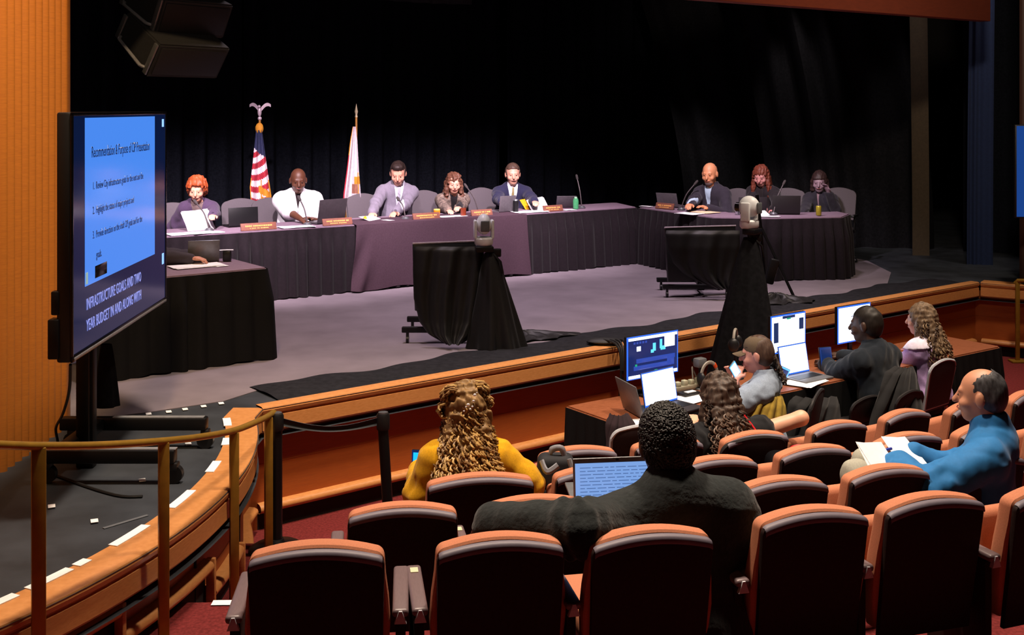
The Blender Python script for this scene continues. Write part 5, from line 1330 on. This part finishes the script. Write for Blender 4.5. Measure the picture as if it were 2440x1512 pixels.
# small skirted table
p = on(492, 620, TZ+.003); laptop(V((-2.62, 9.62, TZ+.003)), face((-.9, .1, 0)) if False else math.radians(200), 'small laptop with a blue lit screen on the small skirted table', .26, .19, 1.9, LAPTG, mat('bright_blue_screen', '0a1830', .2, emit='4aa0ff', estr=1.6))
sheet(on(470, 634, TZ+.003), .55, .42, .20, 'white papers along the front edge of the small skirted table', n=4)
sheet(on(528, 633, TZ+.004), .55, .10, .07, 'small white card near the corner of the small skirted table', n=1)
m = MB(); m.box((0, 0, .045), (.07, .05, .09), bev=.012); o = m.build('black_cup', BLACKP); o.location = on(541, 622, TZ+.003); tag(o, 'small black box beside the hand on the small skirted table', 'box')
sheet(on(541, 622, TZ+.003)+V((0, 0, .093)), .3, .12, .06, 'white note lying on the small black box', n=1)

# ---------------------------------------------------------------- office chairs on stage
def office_chair(x, y, d, label, z=STG):
    t = thing('office_chair', label, 'chair', (x, y, z), face(d), 'grey office chairs on the stage')
    m = MB(); m.prism(back_outline(.46, .56, .99, .03, .08), .03, M=Matrix.Translation((0, -.24, 0)), bev=.01, shear=lambda c: V((c.x, c.y-(c.z-.58)*.12-.05*math.cos(c.x*3), c.z))); m.build('backrest', OFFICE, t)
    m = MB(); m.box((0, 0, .43), (.48, .46, .08), bev=.03, seg=3); m.build('seat', OFFICE, t)
    m = MB(); m.box((0, -.26, .50), (.07, .03, .30), bev=.01); m.build('back_bracket', BLACKP, t)
    m = MB(); m.cyl((0, 0, .08), (0, 0, .40), .03, n=12); m.build('gas_column', BLACKM, t)
    for k in range(5):
        a = k*1.2566; m = MB(); m.tube([(0, 0, .10), (.30*math.cos(a), .30*math.sin(a), .075)], .02, 8); b = m.build('base_leg', BLACKP, t)
        m = MB(); m.ball((.30*math.cos(a), .30*math.sin(a), .032), .03, 8); m.build('caster', BLACKP, b)
    for g in (-1, 1):
        m = MB(); m.box((g*.27, -.02, .64), (.05, .24, .03), bev=.01); m.tube([(g*.22, -.02, .43), (g*.27, -.02, .46), (g*.27, -.02, .63)], .012, 8); m.build('armrest', BLACKP, t)
def och(px, d, f, lb): q = tsolve(px, d)[1]; office_chair(q.x, q.y, f, lb)
och(425, 1.0, (.5, -.9), 'grey office chair behind the red haired person')
och(585, 1.15, (.4, -.9), 'empty dark office chair left of the striped flag')
och(668, 1.05, (.6, -.8), 'grey office chair behind the white shirt')
och(893, 1.05, (.6, -.8), 'grey office chair behind the grey suit')
och(1040, 1.10, (.6, -.8), 'grey office chair behind the patterned brown jacket')
och(1178, 1.10, (.6, -.8), 'grey office chair behind the navy suit')
for px, Y, f, lb in ((1728, 15.0, (-.7, -.7), 'grey office chair behind the bald bearded person'), (1868, 15.0, (-.4, -.9), 'grey office chair behind the long reddish hair'), (1986, 15.1, (-.5, -.85), 'grey office chair at the far right end of the angled table')):
    office_chair((px-CX)/F*Y, Y, f, lb)

# ---------------------------------------------------------------- flags
def flag(px, Y, ztop, w0, hlen, label, kind):
    x = (px-CX)/F*Y; t = thing('flag', label, 'flag', (x, Y, STG))
    m = MB(); m.lathe([(0, 0), (.15, 0), (.15, .02), (.10, .05), (.04, .09), (0, .09)], n=24); m.build('flag_base', GOLD if False else BRASS, t)
    m = MB(); m.cyl((0, 0, .05), (0, 0, ztop), .014, n=12); m.build('pole', mat('oak_pole', '9a6a30', .5), t)
    z1 = ztop-.12
    prof = [(0, .06), (.12, .10), (.35, .17), (.60, .26), (.75, .25), (.88, .17), (1, .09)] if kind == 'stripes' else [(0, .03), (.15, .07), (.45, .11), (.7, .16), (.85, .16), (1, .08)]
    def fn(u, v):
        v2 = 1-v; w = interp(prof, v2)*w0; xx = -w*.52+w*u*(1.05)
        if kind == 'stripes': xx += .03*v2-.05*max(0, v2-.8)*5*(1-u)
        else: xx += -.02-.08*v2*(1-u)
        zz = z1-v2*hlen-(.05*math.sin(u*3.1))*v2-(.16*(u-.3)*v2 if kind == 'stripes' else .10*abs(u-.5)*v2)
        yy = -.03+.045*math.sin(u*9.4+v2*1.5)*(.3+.7*v2)
        return (xx, yy-.02, zz)
    if kind == 'stripes':
        mats = [mat('flag_red', 'a01c30', .75), mat('flag_white', 'd8cdd4', .75), mat('flag_blue', '1e2448', .75), mat('gold_fringe', 'c8861c', .7, bump=.4, bscale=300)]
        def mf(u, v):
            v2 = 1-v
            if v2 > .955 or (u > .93 and v2 > .45) or u < .03 and v2 > .5: return 3
            if abs(v2-.56-.10*(u-.5)) < .035 and u > .45: return 3
            if abs(u-.55+.35*(v2-.75)) < .04 and v2 > .62: return 3
            if v2 < .22+.06*(u-.5): return 2
            return int((v2*1.0+u*.12)*17) % 2
    else:
        mats = [mat('flag_cream', 'cdbfc6', .75), mat('gold_fringe', 'c8861c'), mat('flag_emblem_brown', '8a5a48', .8), mat('flag_red', 'a01c30')]
        def mf(u, v):
            v2 = 1-v
            if v2 > .94 or u < .06 or (u < .2 and v2 > .8): return 1 if v2 > .80 or v2 < .3 else 3
            if u > .62 and .52 < v2 < .60: return 1
            if u > .5 and .60 < v2 < .70 and u < .8: return 2
            return 0
    m = MB(); m.grid(fn, 60, 90, thick=.004, mfn=mf); m.build('flag_cloth', mats, t, smooth=70)
    m = MB(); m.tube([(.03, -.06, z1-hlen*.5), (.035, -.07, z1-hlen*.75), (.04, -.075, z1-hlen*.93)], .006, 6); m.lathe([(0, -.08), (.02, -.075), (.014, 0), (0, .01)], (.04, -.075, z1-hlen*.93), 12); m.build('tassel', MATS['gold_fringe'], t)
    if kind == 'stripes':
        m = MB(); m.ball((0, 0, ztop+.02), .025, 8); m.ball((0, -.01, ztop+.10), (.025, .025, .06), 8); m.ball((0, -.03, ztop+.165), .018, 8)
        for g in (-1, 1):
            m.grid(lambda u, v: (g*(.012+u*.115), .012+.02*u, ztop+.10+.07*math.sin(u*2.2)+v*.055*(1-u*.4)), 8, 3, thick=.008)
        m.build('eagle_finial', mat('silver_eagle', 'c8b4c0', .35, .3), t)
        m = MB(); m.ball((-.0, -.02, z1+.02), (.05, .04, .07), 10); m.build('gold_cord', MATS['gold_fringe'], t)
    else:
        m = MB(); m.lathe([(0, 0), (.02, .0), (.012, .03), (.022, .07), (0, .17)], (0, 0, ztop), 12, M=Matrix.Diagonal((1, .5, 1, 1))); m.build('spear_finial', mat('brass_spear', 'b8a888', .35, .5), t)
q = tsolve(621, 1.55)[1]; flag(619, q.y, CZ-(286-CY)/F*q.y-STG, .98, 1.20, 'red and white striped flag with gold fringe on a pole with an eagle', 'stripes')
q = tsolve(849, 1.45)[1]; flag(849, q.y, CZ-(292-CY)/F*q.y-STG+.07, .98, 1.15, 'cream white flag with gold fringe on a pole with a spear tip', 'plain')
# ---------------------------------------------------------------- operators table: screens, laptops and bits
OA = math.atan2(OD.y, OD.x)
def monitor(p, ang, w, h, zc, label, kind):
    t = thing('computer_monitor', label, 'monitor', tuple(p), ang, 'monitors on the operators table')
    m = MB(); m.box((0, .02, zc-OZ), (w, .03, h), bev=.006); m.build('casing', BLACKP, t)
    m = MB(); m.box((0, .003, zc-OZ), (w-.004, .004, h-.004)); m.build('screen_rim', BLUERIM, t)
    m = MB(); m.box((0, 0, zc-OZ), (w-.03, .004, h-.03)); s = m.build('screen', UISCR if kind == 'ui' else WHITESCR, t)
    m = MB(); m.box((0, .05, (zc-OZ)/2), (.05, .02, zc-OZ), bev=.004); m.build('neck', BLACKM, t)
    m = MB(); m.box((0, .06, .008), (.24, .18, .016), bev=.006); m.build('foot', BLACKM, t)
    z = zc-OZ
    def el(x, zz, ww, hh, mt, nm='panel', r=0):
        m = MB(); m.box((x, -.0035, z+zz), (ww, .002, hh), bev=.0008); m.build(nm, mt, s)
    if kind == 'ui':
        el(0, h/2-.022, w-.03, .02, WHITESCR, 'title_bar'); el(0, -h/2+.022, w-.03, .022, WHITESCR, 'task_bar')
        el(w*.32, h*.28, w*.20, h*.26, WHITESCR, 'preview_panel'); el(-w*.28, h*.20, .04, .035, WHITESCR, 'icon')
        for i in range(5): el(-w*.36+i*w*.055, h*.34, w*.035, h*.05, UIBLUE, 'icon')
        for x, zz, a, b in ((w*.02, .19, .03, .06), (w*.15, .24, .025, .07), (-.01, .10, .03, .025), (w*.19, .14, .05, .03)): el(x, h*zz, a, b, UICYAN, 'figure')
        el(w*.05, -h*.08, w*.75, h*.10, UIBLUE, 'track'); el(-w*.05, -h*.24, w*.65, h*.10, UIBLUE, 'track'); el(w*.34, -h*.18, w*.14, h*.22, UIBLUE, 'panel')
        el(-w*.33, -h*.18, .02, .02, UIGREEN, 'icon'); el(w*.05, -h*.36, .03, .015, UIGREEN, 'icon')
    elif kind == 'plan':
        dk = mat('ui_slate', '101828', .4, emit='24386a', estr=.8)
        el(-w*.36, h*.05, w*.13, h*.52, dk, 'side_panel'); el(w*.36, h*.20, w*.13, h*.30, dk, 'side_panel'); el(0, h*.42, w*.36, h*.07, dk, 'tab_bar'); el(0, h*.38, w*.12, h*.05, UIGREEN, 'tab'); el(-w*.28, -h*.44, w*.14, h*.04, dk, 'tab')
    else:
        dk = mat('ui_slate', '101828', .4, emit='24386a', estr=.8)
        el(-w*.05, h*.2, w*.12, h*.02, dk, 'line'); el(w*.12, -h*.12, w*.3, h*.025, dk, 'line')
def opw(px, d): # point on operators table at pixel column px, d metres from its back edge
    k = (px-CX)/F; o = B0-ON*d; s = (k*o.y-o.x)/(OD.x-k*OD.y); q = o+OD*s; return V((q.x, q.y, OZ+.002))
def zc_at(px, py, p): return CZ-(py-CY)/F*p.y
for px, py, d, w, h, kind, lb in ((1556, 846, .12, .53, .325, 'ui', 'monitor with a dark blue editing screen, leftmost on the operators table'), (1879, 793, .10, .44, .32, 'plan', 'monitor with a white screen and dark side panels, middle of the operators table'), (2036, 770, .10, .46, .325, 'blank', 'monitor with a plain white screen half hidden by the dark shirted head')):
    p = opw(px, d); monitor(p, OA+.02, w, h, zc_at(px, py, p), lb, kind)
laptop(opw(1578, .42)+V((0, .02, 0)), OA+.12, 'laptop with a bright white screen below the dark blue monitor', .36, .25, 1.75, LAPT, WHITESCR)
laptop(opw(1512, .47), OA+1.30, 'grey laptop seen edge on at the left end of the operators table', .34, .24, 1.85, LAPTG)
laptop(opw(1897, .33), OA+.02, 'grey laptop with a bright white screen beside the white plan monitor', .34, .24, 1.75, LAPTG, WHITESCR)
def slab(p, size, rot, mt, rim, label, name, cat):
    t = thing(name, label, cat, tuple(p), 0); t.rotation_euler = rot
    m = MB(); m.box((0, 0, 0), size, bev=.006); m.build('body', BLACKP, t)
    m = MB(); m.box((0, -size[1]/2-.0005, 0), (size[0]*.96, .002, size[2]*.96)); b = m.build('screen', rim, t)
    m = MB(); m.box((0, -size[1]/2-.002, 0), (size[0]*.76, .002, size[2]*.80)); m.build('screen_content', mt, t)
slab(at(1861, 895, 8.95), (.10, .012, .15), (.1, .45, .2), mat('dark_blue_ui', '0a1430', .2, emit='1c3a80', estr=.8), mat('cyan_screen', '103050', .2, emit='58a8ff', estr=1.8), 'phone with a glowing light blue screen held up left of the grey laptop', 'phone', 'phone')
slab(at(1750, 880, 8.33), (.07, .012, .15), (.3, -.75, .5), WHITESCR, mat('cyan_screen', '103050'), 'phone with a glowing screen in the hands of the person in the cap', 'phone', 'phone')
slab(at(1968, 858, 9.42), (.17, .012, .22), (-.2, .1, .7), mat('dim_tablet', '06102c', .2, emit='183a80', estr=.5), mat('dark_blue_ui', '0a1430'), 'dark blue tablet in the hands of the dark shirted person', 'tablet', 'tablet')
slab(at(998, 1106, 6.44), (.085, .012, .165), (-.15, .0, -.15), mat('sky_screen', '0a3050', .2, emit='18a8ff', estr=1.6), mat('dim_tablet', '06102c'), 'phone with a blue screen held by the person in yellow', 'phone', 'phone')
sheet(opw(1645, .38), OA+.2, .26, .20, 'white papers on the operators table left of the dark curly hair', n=4)
sheet(opw(1918, .52), OA+.3, .34, .24, 'white papers on the operators table in front of the grey laptop', n=4)
sheet(opw(1500, .60), OA-.2, .30, .14, 'white papers at the left front edge of the operators table', n=2)
# power strip with chargers
p = opw(1640, .16); t = thing('power_strip', 'power strip with pale plugs on the table right of the dark blue monitor', 'power strip', tuple(p), OA)
m = MB(); m.box((0, 0, .02), (.30, .055, .04), bev=.008); m.build('strip', mat('beige_plastic', '8a8674', .5), t)
for i in range(4):
    m = MB(); m.box((-.11+i*.07, 0, .055), (.04, .04, .04+.01*(i % 2)), bev=.006); m.build('plug', mat('pale_plug', 'a8a890', .5), t)
m = MB(); m.tube(catmull([V((.05, 0, .07)), V((.06, .02, .16)), V((.09, .03, .12)), V((.15, .02, .01)), V((.25, .06, .004))], 4), .006, 6); m.build('cable', mat('grey_cable', '77756c', .6), t)
p = opw(1640, .29); m = MB(); m.box((0, 0, .015), (.16, .10, .03), bev=.006); o = m.build('switch_box', BLACKP); o.location = p; o.rotation_euler = (0, 0, OA); tag(o, 'flat black box lying in front of the power strip', 'box')
m = MB(); m.box((0, -.02, .034), (.09, .04, .004)); m.build('paper_label', WHITE, o)
# headphones and small camera
p = opw(1690, .22); t = thing('headphones', 'headphones with an orange mark standing on the table behind the dark curly hair', 'headphones', tuple(p), OA)
m = MB(); m.tube([(.085*math.cos(a), 0, .10+.10*math.sin(a)) for a in [k/14*math.pi for k in range(15)]], .009, 8, flat=1.6); m.build('headband', mat('grey_band', '8a847c', .5), t)
m = MB(); m.tube([(.085*math.cos(a), 0, .10+.102*math.sin(a)) for a in [.55+k/4*.35 for k in range(5)]], .0105, 8, flat=1.6); m.build('orange_mark', mat('orange_mark', 'e05010', .5), t)
for g in (-1, 1): m = MB(); m.ball((g*.085, 0, .08), (.025, .045, .055), 10); m.build('ear_cup', BLACKP, t)
p = opw(1668, .18); t = thing('small_camera', 'small grey camera beside the headphones on the operators table', 'camera', tuple(p), OA)
m = MB(); m.box((0, 0, .20), (.09, .07, .07), bev=.012); m.build('body', mat('grey_camera', '5a5c60', .45), t); m = MB(); m.cyl((0, 0, 0), (0, 0, .17), .012); m.lathe([(0, 0), (.06, 0), (.05, .012), (0, .014)]); m.build('stand', BLACKM, t)
m = MB(); m.cyl((0, .03, .20), (0, .07, .20), .025, n=16); m.build('lens', BLACKG, t)
p = opw(1752, .10); t = thing('headphones', 'black headphones on a stand in front of the face of the person in the cap', 'headphones', (p.x, p.y, OZ+.002), OA+.6)
m = MB(); m.tube([(.08*math.cos(a), 0, .30+.09*math.sin(a)) for a in [k/14*math.pi for k in range(15)]], .012, 8); m.build('headband', mat('grey_band', '8a847c'), t)
for g in (-1, 1): m = MB(); m.ball((g*.08, 0, .28), (.03, .045, .055), 10); m.build('ear_cup', BLACKP, t)
m = MB(); m.cyl((0, 0, 0), (0, 0, .385), .01); m.lathe([(0, 0), (.07, 0), (.06, .012), (0, .014)]); m.build('stand', BLACKM, t)
# cables spilling over the stage edge
p = on(1470, 818, STG+.03); m = MB()
for i in range(7):
    rr = random.Random(i); pts = [p+V((-.25+.08*i, .12, -.01)), p+V((-.1+.05*i, .0, .03)), p+V((.02*i, -.10, -.01)), p+V((.01*i+.02, -.15, -.20)), p+V((.015*i, -.14, -.55)), p+V((.02*i, -.13, -.80))]
    m.tube(catmull(pts, 4), .009, 6)
m.ball(p+V((-.1, .05, .01)), (.16, .08, .03), 8)
tag(m.build('cable_bundle', CORDM, w=True, loc=tuple(p)), 'bundle of black cables running over the stage ledge beside the dark blue monitor', 'cable')
# ---------------------------------------------------------------- stacking chairs at the operators table
def stack_chair(p, d, label, back, rim, legs=GREYM, w=.46, zb=.84):
    t = thing('stacking_chair', label, 'chair', (p[0], p[1], 0), face(d), 'stacking chairs at the operators table')
    m = MB(); m.prism(back_outline(w, .46, zb, .02, .07), .022, M=Matrix.Translation((0, -.22, 0)), bev=.008, shear=lambda c: V((c.x, c.y-(c.z-.46)*.18, c.z))); m.build('backrest', back, t)
    o = back_outline(w+.004, .455, zb+.004, .02, .07)
    m = MB(); pts = [V((x, -.209-(z-.46)*.18, z)) for x, z in o]; m.tube(pts+[pts[0]], .013, 6); m.build('back_rim', rim, t)
    m = MB(); m.box((0, 0, .44), (w-.02, .42, .035), bev=.012); m.build('seat', back, t)
    for gx in (-1, 1):
        for gy in (-1, 1):
            m = MB(); m.tube([(gx*(w/2-.03), gy*.19, .43), (gx*(w/2), gy*.22, .01)], .011, 8); m.build('leg', legs, t)
PC = mat('black_chair_plastic', '171214', .6)
stack_chair((3.36, 9.50), (-.65, .76), 'black chair with a pale rim behind the purple sweater', PC, mat('pale_chair_rim', 'b0b4bc', .4), w=.40)
stack_chair((2.95, 9.02), (-.62, .78), 'black chair under the dark coat, right of the dark shirted person', PC, PC, w=.36, zb=.70)
stack_chair((1.98, 8.36), (-.9, .42), 'black chair under the mustard jacket, behind the person in the cap', PC, PC)
stack_chair((1.42, 7.35), (-.35, .93), 'black chair under the person with the red lanyard', PC, PC)
stack_chair((2.62, 9.0), (-.6, .78), 'black chair under the dark shirted person', PC, PC, w=.40, zb=.66)
stack_chair((.80, 7.45), (-.25, .97), 'dark maroon chair at the left end of the operators table', mat('maroon_chair', '21121a', .7), mat('pale_chair_rim', 'b0b4bc'), zb=.90, w=.50)
def coat(path, label, mt, amp=.02, name='coat'):
    """cloth hung over a chair back: rows of (left, right) points"""
    n = len(path)-1
    def fn(u, v):
        k = min(int(v*n), n-1); q = path[k][0].lerp(path[k+1][0], v*n-k).lerp(path[k][1].lerp(path[k+1][1], v*n-k), u)
        f = amp*math.sin(u*17+v*4)*(.3+v)+amp*.6*math.sin(u*31+v*9)
        return (q.x, q.y+f-.06*math.sin(u*math.pi), q.z)
    m = MB(); m.grid(fn, 40, 24, thick=.012)
    c = (path[0][0]+path[0][1])/2; return tag(m.build(name, mt, w=True, loc=tuple(c), smooth=80), label, 'coat')
def R_(l, r_, y, Y): return (at(l, y, Y), at(r_, y, Y+.12))
coat([R_(2130, 2172, 874, 8.98), R_(2112, 2180, 890, 8.90), R_(2098, 2188, 925, 8.84), R_(2085, 2197, 965, 8.80), R_(2070, 2206, 1015, 8.78)], 'black coat hanging to a peak over a chair back, right of the dark shirted person', mat('black_coat', '131316', .95, sheen=.1))
coat([R_(1810, 1850, 938, 8.30), R_(1795, 1862, 946, 8.24), R_(1788, 1868, 965, 8.20), R_(1783, 1872, 990, 8.18), R_(1776, 1876, 1020, 8.16)], 'mustard yellow jacket hung over the chair of the person in the cap', mat('mustard_cloth', '8e7526', .95, var=.2, scale=30), .014, 'jacket')
coat([R_(1452, 1492, 985, 7.24), R_(1446, 1510, 1010, 7.20), R_(1444, 1518, 1060, 7.18), R_(1442, 1524, 1110, 7.16)], 'dark maroon coat over the chair at the left end of the operators table', mat('maroon_cloth', '221018', .95), .012)
coat([R_(1890, 1990, 945, 8.62), R_(1880, 1998, 965, 8.55), R_(1872, 2000, 1000, 8.52), R_(1866, 1998, 1060, 8.50)], 'black coat spread over the seat beside the mustard jacket', mat('black_coat', '131316'), .02)
# bags
def bag(p, size, label, name='backpack', strap=mat('grey_strap', '8a8e98', .7), mt=mat('navy_bag', '16181f', .8), ang=0.0):
    t = thing(name, label, 'bag', tuple(p), ang)
    m = MB(); m.box((0, 0, size[2]/2), size, bev=min(size)*.3, seg=4); m.build('body', mt, t)
    m = MB(); m.box((0, -size[1]/2-.01, size[2]*.35), (size[0]*.7, .05, size[2]*.45), bev=.02, seg=3); m.build('front_pocket', mt, t)
    m = MB(); m.tube(catmull([V((-.03, 0, size[2]*.97)), V((-.02, -.02, size[2]+.03)), V((.03, -.03, size[2]+.04)), V((.05, -.02, size[2]*.97))], 5), .009, 8, flat=2.0); m.build('top_handle', strap, t)
    m = MB(); m.tube(catmull([V((.07, -size[1]/2-.02, size[2])), V((.10, -size[1]/2-.05, size[2]*.6)), V((-.02, -size[1]/2-.06, size[2]*.15))], 5), .01, 6, flat=1.5); m.tube(catmull([V((-.08, -size[1]/2-.02, size[2]*.98)), V((-.05, -size[1]/2-.05, size[2]*.85)), V((.01, -size[1]/2-.04, size[2]*.93))], 5), .012, 6, flat=1.5); m.build('strap', strap, t)
bag(V((.24, 6.25, .60)), (.20, .14, .40), 'dark navy backpack with grey straps propped on the seat left of the open laptop')
bag(V((1.75, 7.0, .46)), (.36, .22, .32), 'shiny black bag with a red strap under the bare elbow', 'handbag', mat('bright_red_cord', 'd01824'), mat('shiny_black_bag', '0e0e12', .3))
# laptop on the lap of the person in the black jacket
Ml = loft_frame(at(1368, 1212, 5.05), (1, .12, .0), (-.03, -.12, .98))
t = thing('laptop', 'open grey laptop with a pale blue document, beyond the outstretched black sleeve', 'laptop', tuple(at(1368, 1212, 5.05)))
m = MB(); m.box((.19, .115, -.006), (.38, .235, .010), bev=.004, M=Ml); l = m.build('lid', LAPTG, t, w=True)
m = MB(); m.box((.19, .108, .0004), (.362, .205, .002), M=Ml); s_ = m.build('screen', mat('pale_blue_doc', '20304a', .25, emit='7fa8e8', estr=.95), l, w=True)
m = MB(); m.box((.20, .224, .0005), (.012, .008, .002), M=Ml); m.build('webcam', BLACKG, l, w=True)
m = MB(); rr = random.Random(2)
for i in range(11):
    x = .03
    while x < .33: w_ = rr.uniform(.015, .05); m.box((x+w_/2, .19-i*.016, .0016), (w_, .004, .0006), M=Ml); x += w_+.008
m.build('document_lines', mat('faint_doc_ink', '5878a8', .5, emit='5c82c0', estr=.7), s_, w=True)
q0 = at(1368, 1212, 5.05)
m = MB(); m.box((.19, 0, -.13), (.38, .016, .25), M=Ml, bev=.004); m.build('base', LAPTG, t, w=True)
# papers of the person in blue
def held(px, py, Y, w, l, rot, lb, mark=False):
    o = sheet(at(px, py, Y), 0, w, l, lb, n=2); o.rotation_euler = rot
    if mark: m = MB(); m.box((.06, -.04, .007), (.05, .03, .002), bev=.004); m.build('printed_mark', mat('grey_print', '55585c', .6), o)
    return o
held(2098, 1100, 5.72, .20, .24, (.75, .2, .55), 'large white paper with a grey mark on the lap of the person in blue', True)
held(2160, 1085, 5.95, .17, .22, (.6, .1, .5), 'white paper further along the lap of the person in blue, by the sleeve')
m = MB(); m.tube([at(2108, 1072, 5.85), at(2124, 1068, 5.87)], .008, 8); tag(m.build('pen', mat('blue_pen', '2030a0', .4), w=True, loc=tuple(at(2108, 1072, 5.85))), 'blue pen lying on the papers of the person in blue', 'pen')
# ---------------------------------------------------------------- lights, world, camera
def spot(name, loc, target, power, col, size=50, blend=.6, rad=.12):
    l = bpy.data.lights.new(name, 'SPOT'); l.energy = power; l.color = col; l.spot_size = math.radians(size); l.spot_blend = blend; l.shadow_soft_size = rad
    o = bpy.data.objects.new(name, l); COL.objects.link(o); o.location = loc
    o.rotation_euler = (V(target)-V(loc)).to_track_quat('-Z', 'Y').to_euler(); return o
def area(name, loc, target, power, col, sx, sy):
    l = bpy.data.lights.new(name, 'AREA'); l.energy = power; l.color = col; l.shape = 'RECTANGLE'; l.size = sx; l.size_y = sy
    o = bpy.data.objects.new(name, l); COL.objects.link(o); o.location = loc
    o.rotation_euler = (V(target)-V(loc)).to_track_quat('-Z', 'Y').to_euler(); return o
PINK = (1.0, .80, .90)
# stage lanterns hung just behind the header, aimed at the council table
for s_, pw in ((-1.3, 2200), (.5, 2300), (2.3, 2300), (4.0, 1900)):
    q = A0+TD*s_; src = q-TN*2.7-TD*1.7
    spot('stage_lantern', (src.x, src.y, 5.25), (q.x+TN.x*.8, q.y+TN.y*.8, STG+.8), pw, PINK, 44, .9, .1)
spot('stage_lantern', (1.7, 11.4, 4.7), (3.1, 14.6, STG+.9), 900, PINK, 40, .9, .1)
for x, y, pw in ((-1.7, 10.4, 1000), (.9, 12.0, 1000), (2.6, 12.9, 600)):
    spot('top_lantern', (x, y, 6.9), (x-.1, y+.2, STG), pw, PINK, 62, .9, .3)
# house lights over the audience
WARM = (1.0, .80, .62)
for x, y, pw in ((-.9, 5.7, 2500), (1.7, 6.4, 2000), (3.7, 8.6, 1700), (5.3, 10.4, 1100)):
    spot('house_light', (x, y, 8.0), (x+.15, y-.1, 0), pw, WARM, 74, .8, .3)
spot('wall_washer', (-1.5, 4.0, 7.0), (-2.95, 7.0, 3.6), 1100, (1.0, .66, .34), 56, .9, .2)
spot('header_fill', (2.2, 4.5, 6.8), (4.2, 12.4, 4.3), 1600, WARM, 40, .9, .3)  # added fill spot; the house spots leave the header dark
for a_, b_, pw in (((2.15, 15.6, 6.2), (2.75, 18.0, 2.4), 600), ((4.2, 15.6, 6.2), (4.3, 17.2, 2.6), 250), ((5.3, 15.4, 6.2), (5.7, 16.6, 2.2), 140), ((6.3, 14.4, 6.2), (6.2, 15.0, 2.0), 130), ((5.6, 15.2, 6.2), (5.75, 15.9, 1.8), 55)):
    spot('curtain_lantern', a_, b_, pw, (1, .86, .8), 24, .8, .1)
spot('speaker_fill', (-.8, 3.5, 4.6), (-2.6, 8.8, 3.7), 160, WARM, 22, .9, .3)  # weak added fill that lifts the hanging cabinets out of black
w = bpy.data.worlds.new('dark_hall'); w.use_nodes = True; w.node_tree.nodes['Background'].inputs['Color'].default_value = (.5, .55, .7, 1); w.node_tree.nodes['Background'].inputs['Strength'].default_value = .018
scn.world = w
cd = bpy.data.cameras.new('camera'); cd.sensor_width = 36; cd.lens = F/2440*36; cd.shift_y = -(756-CY)/2440; cd.clip_end = 200
cam = bpy.data.objects.new('camera', cd); COL.objects.link(cam); cam.location = (0, 0, CZ); cam.rotation_euler = (math.pi/2, 0, 0)
scn.camera = cam
scn.view_settings.view_transform = 'Standard'; scn.view_settings.look = 'None'; scn.view_settings.gamma = 1; scn.view_settings.exposure = 0.0; scn.view_settings.use_curve_mapping = False
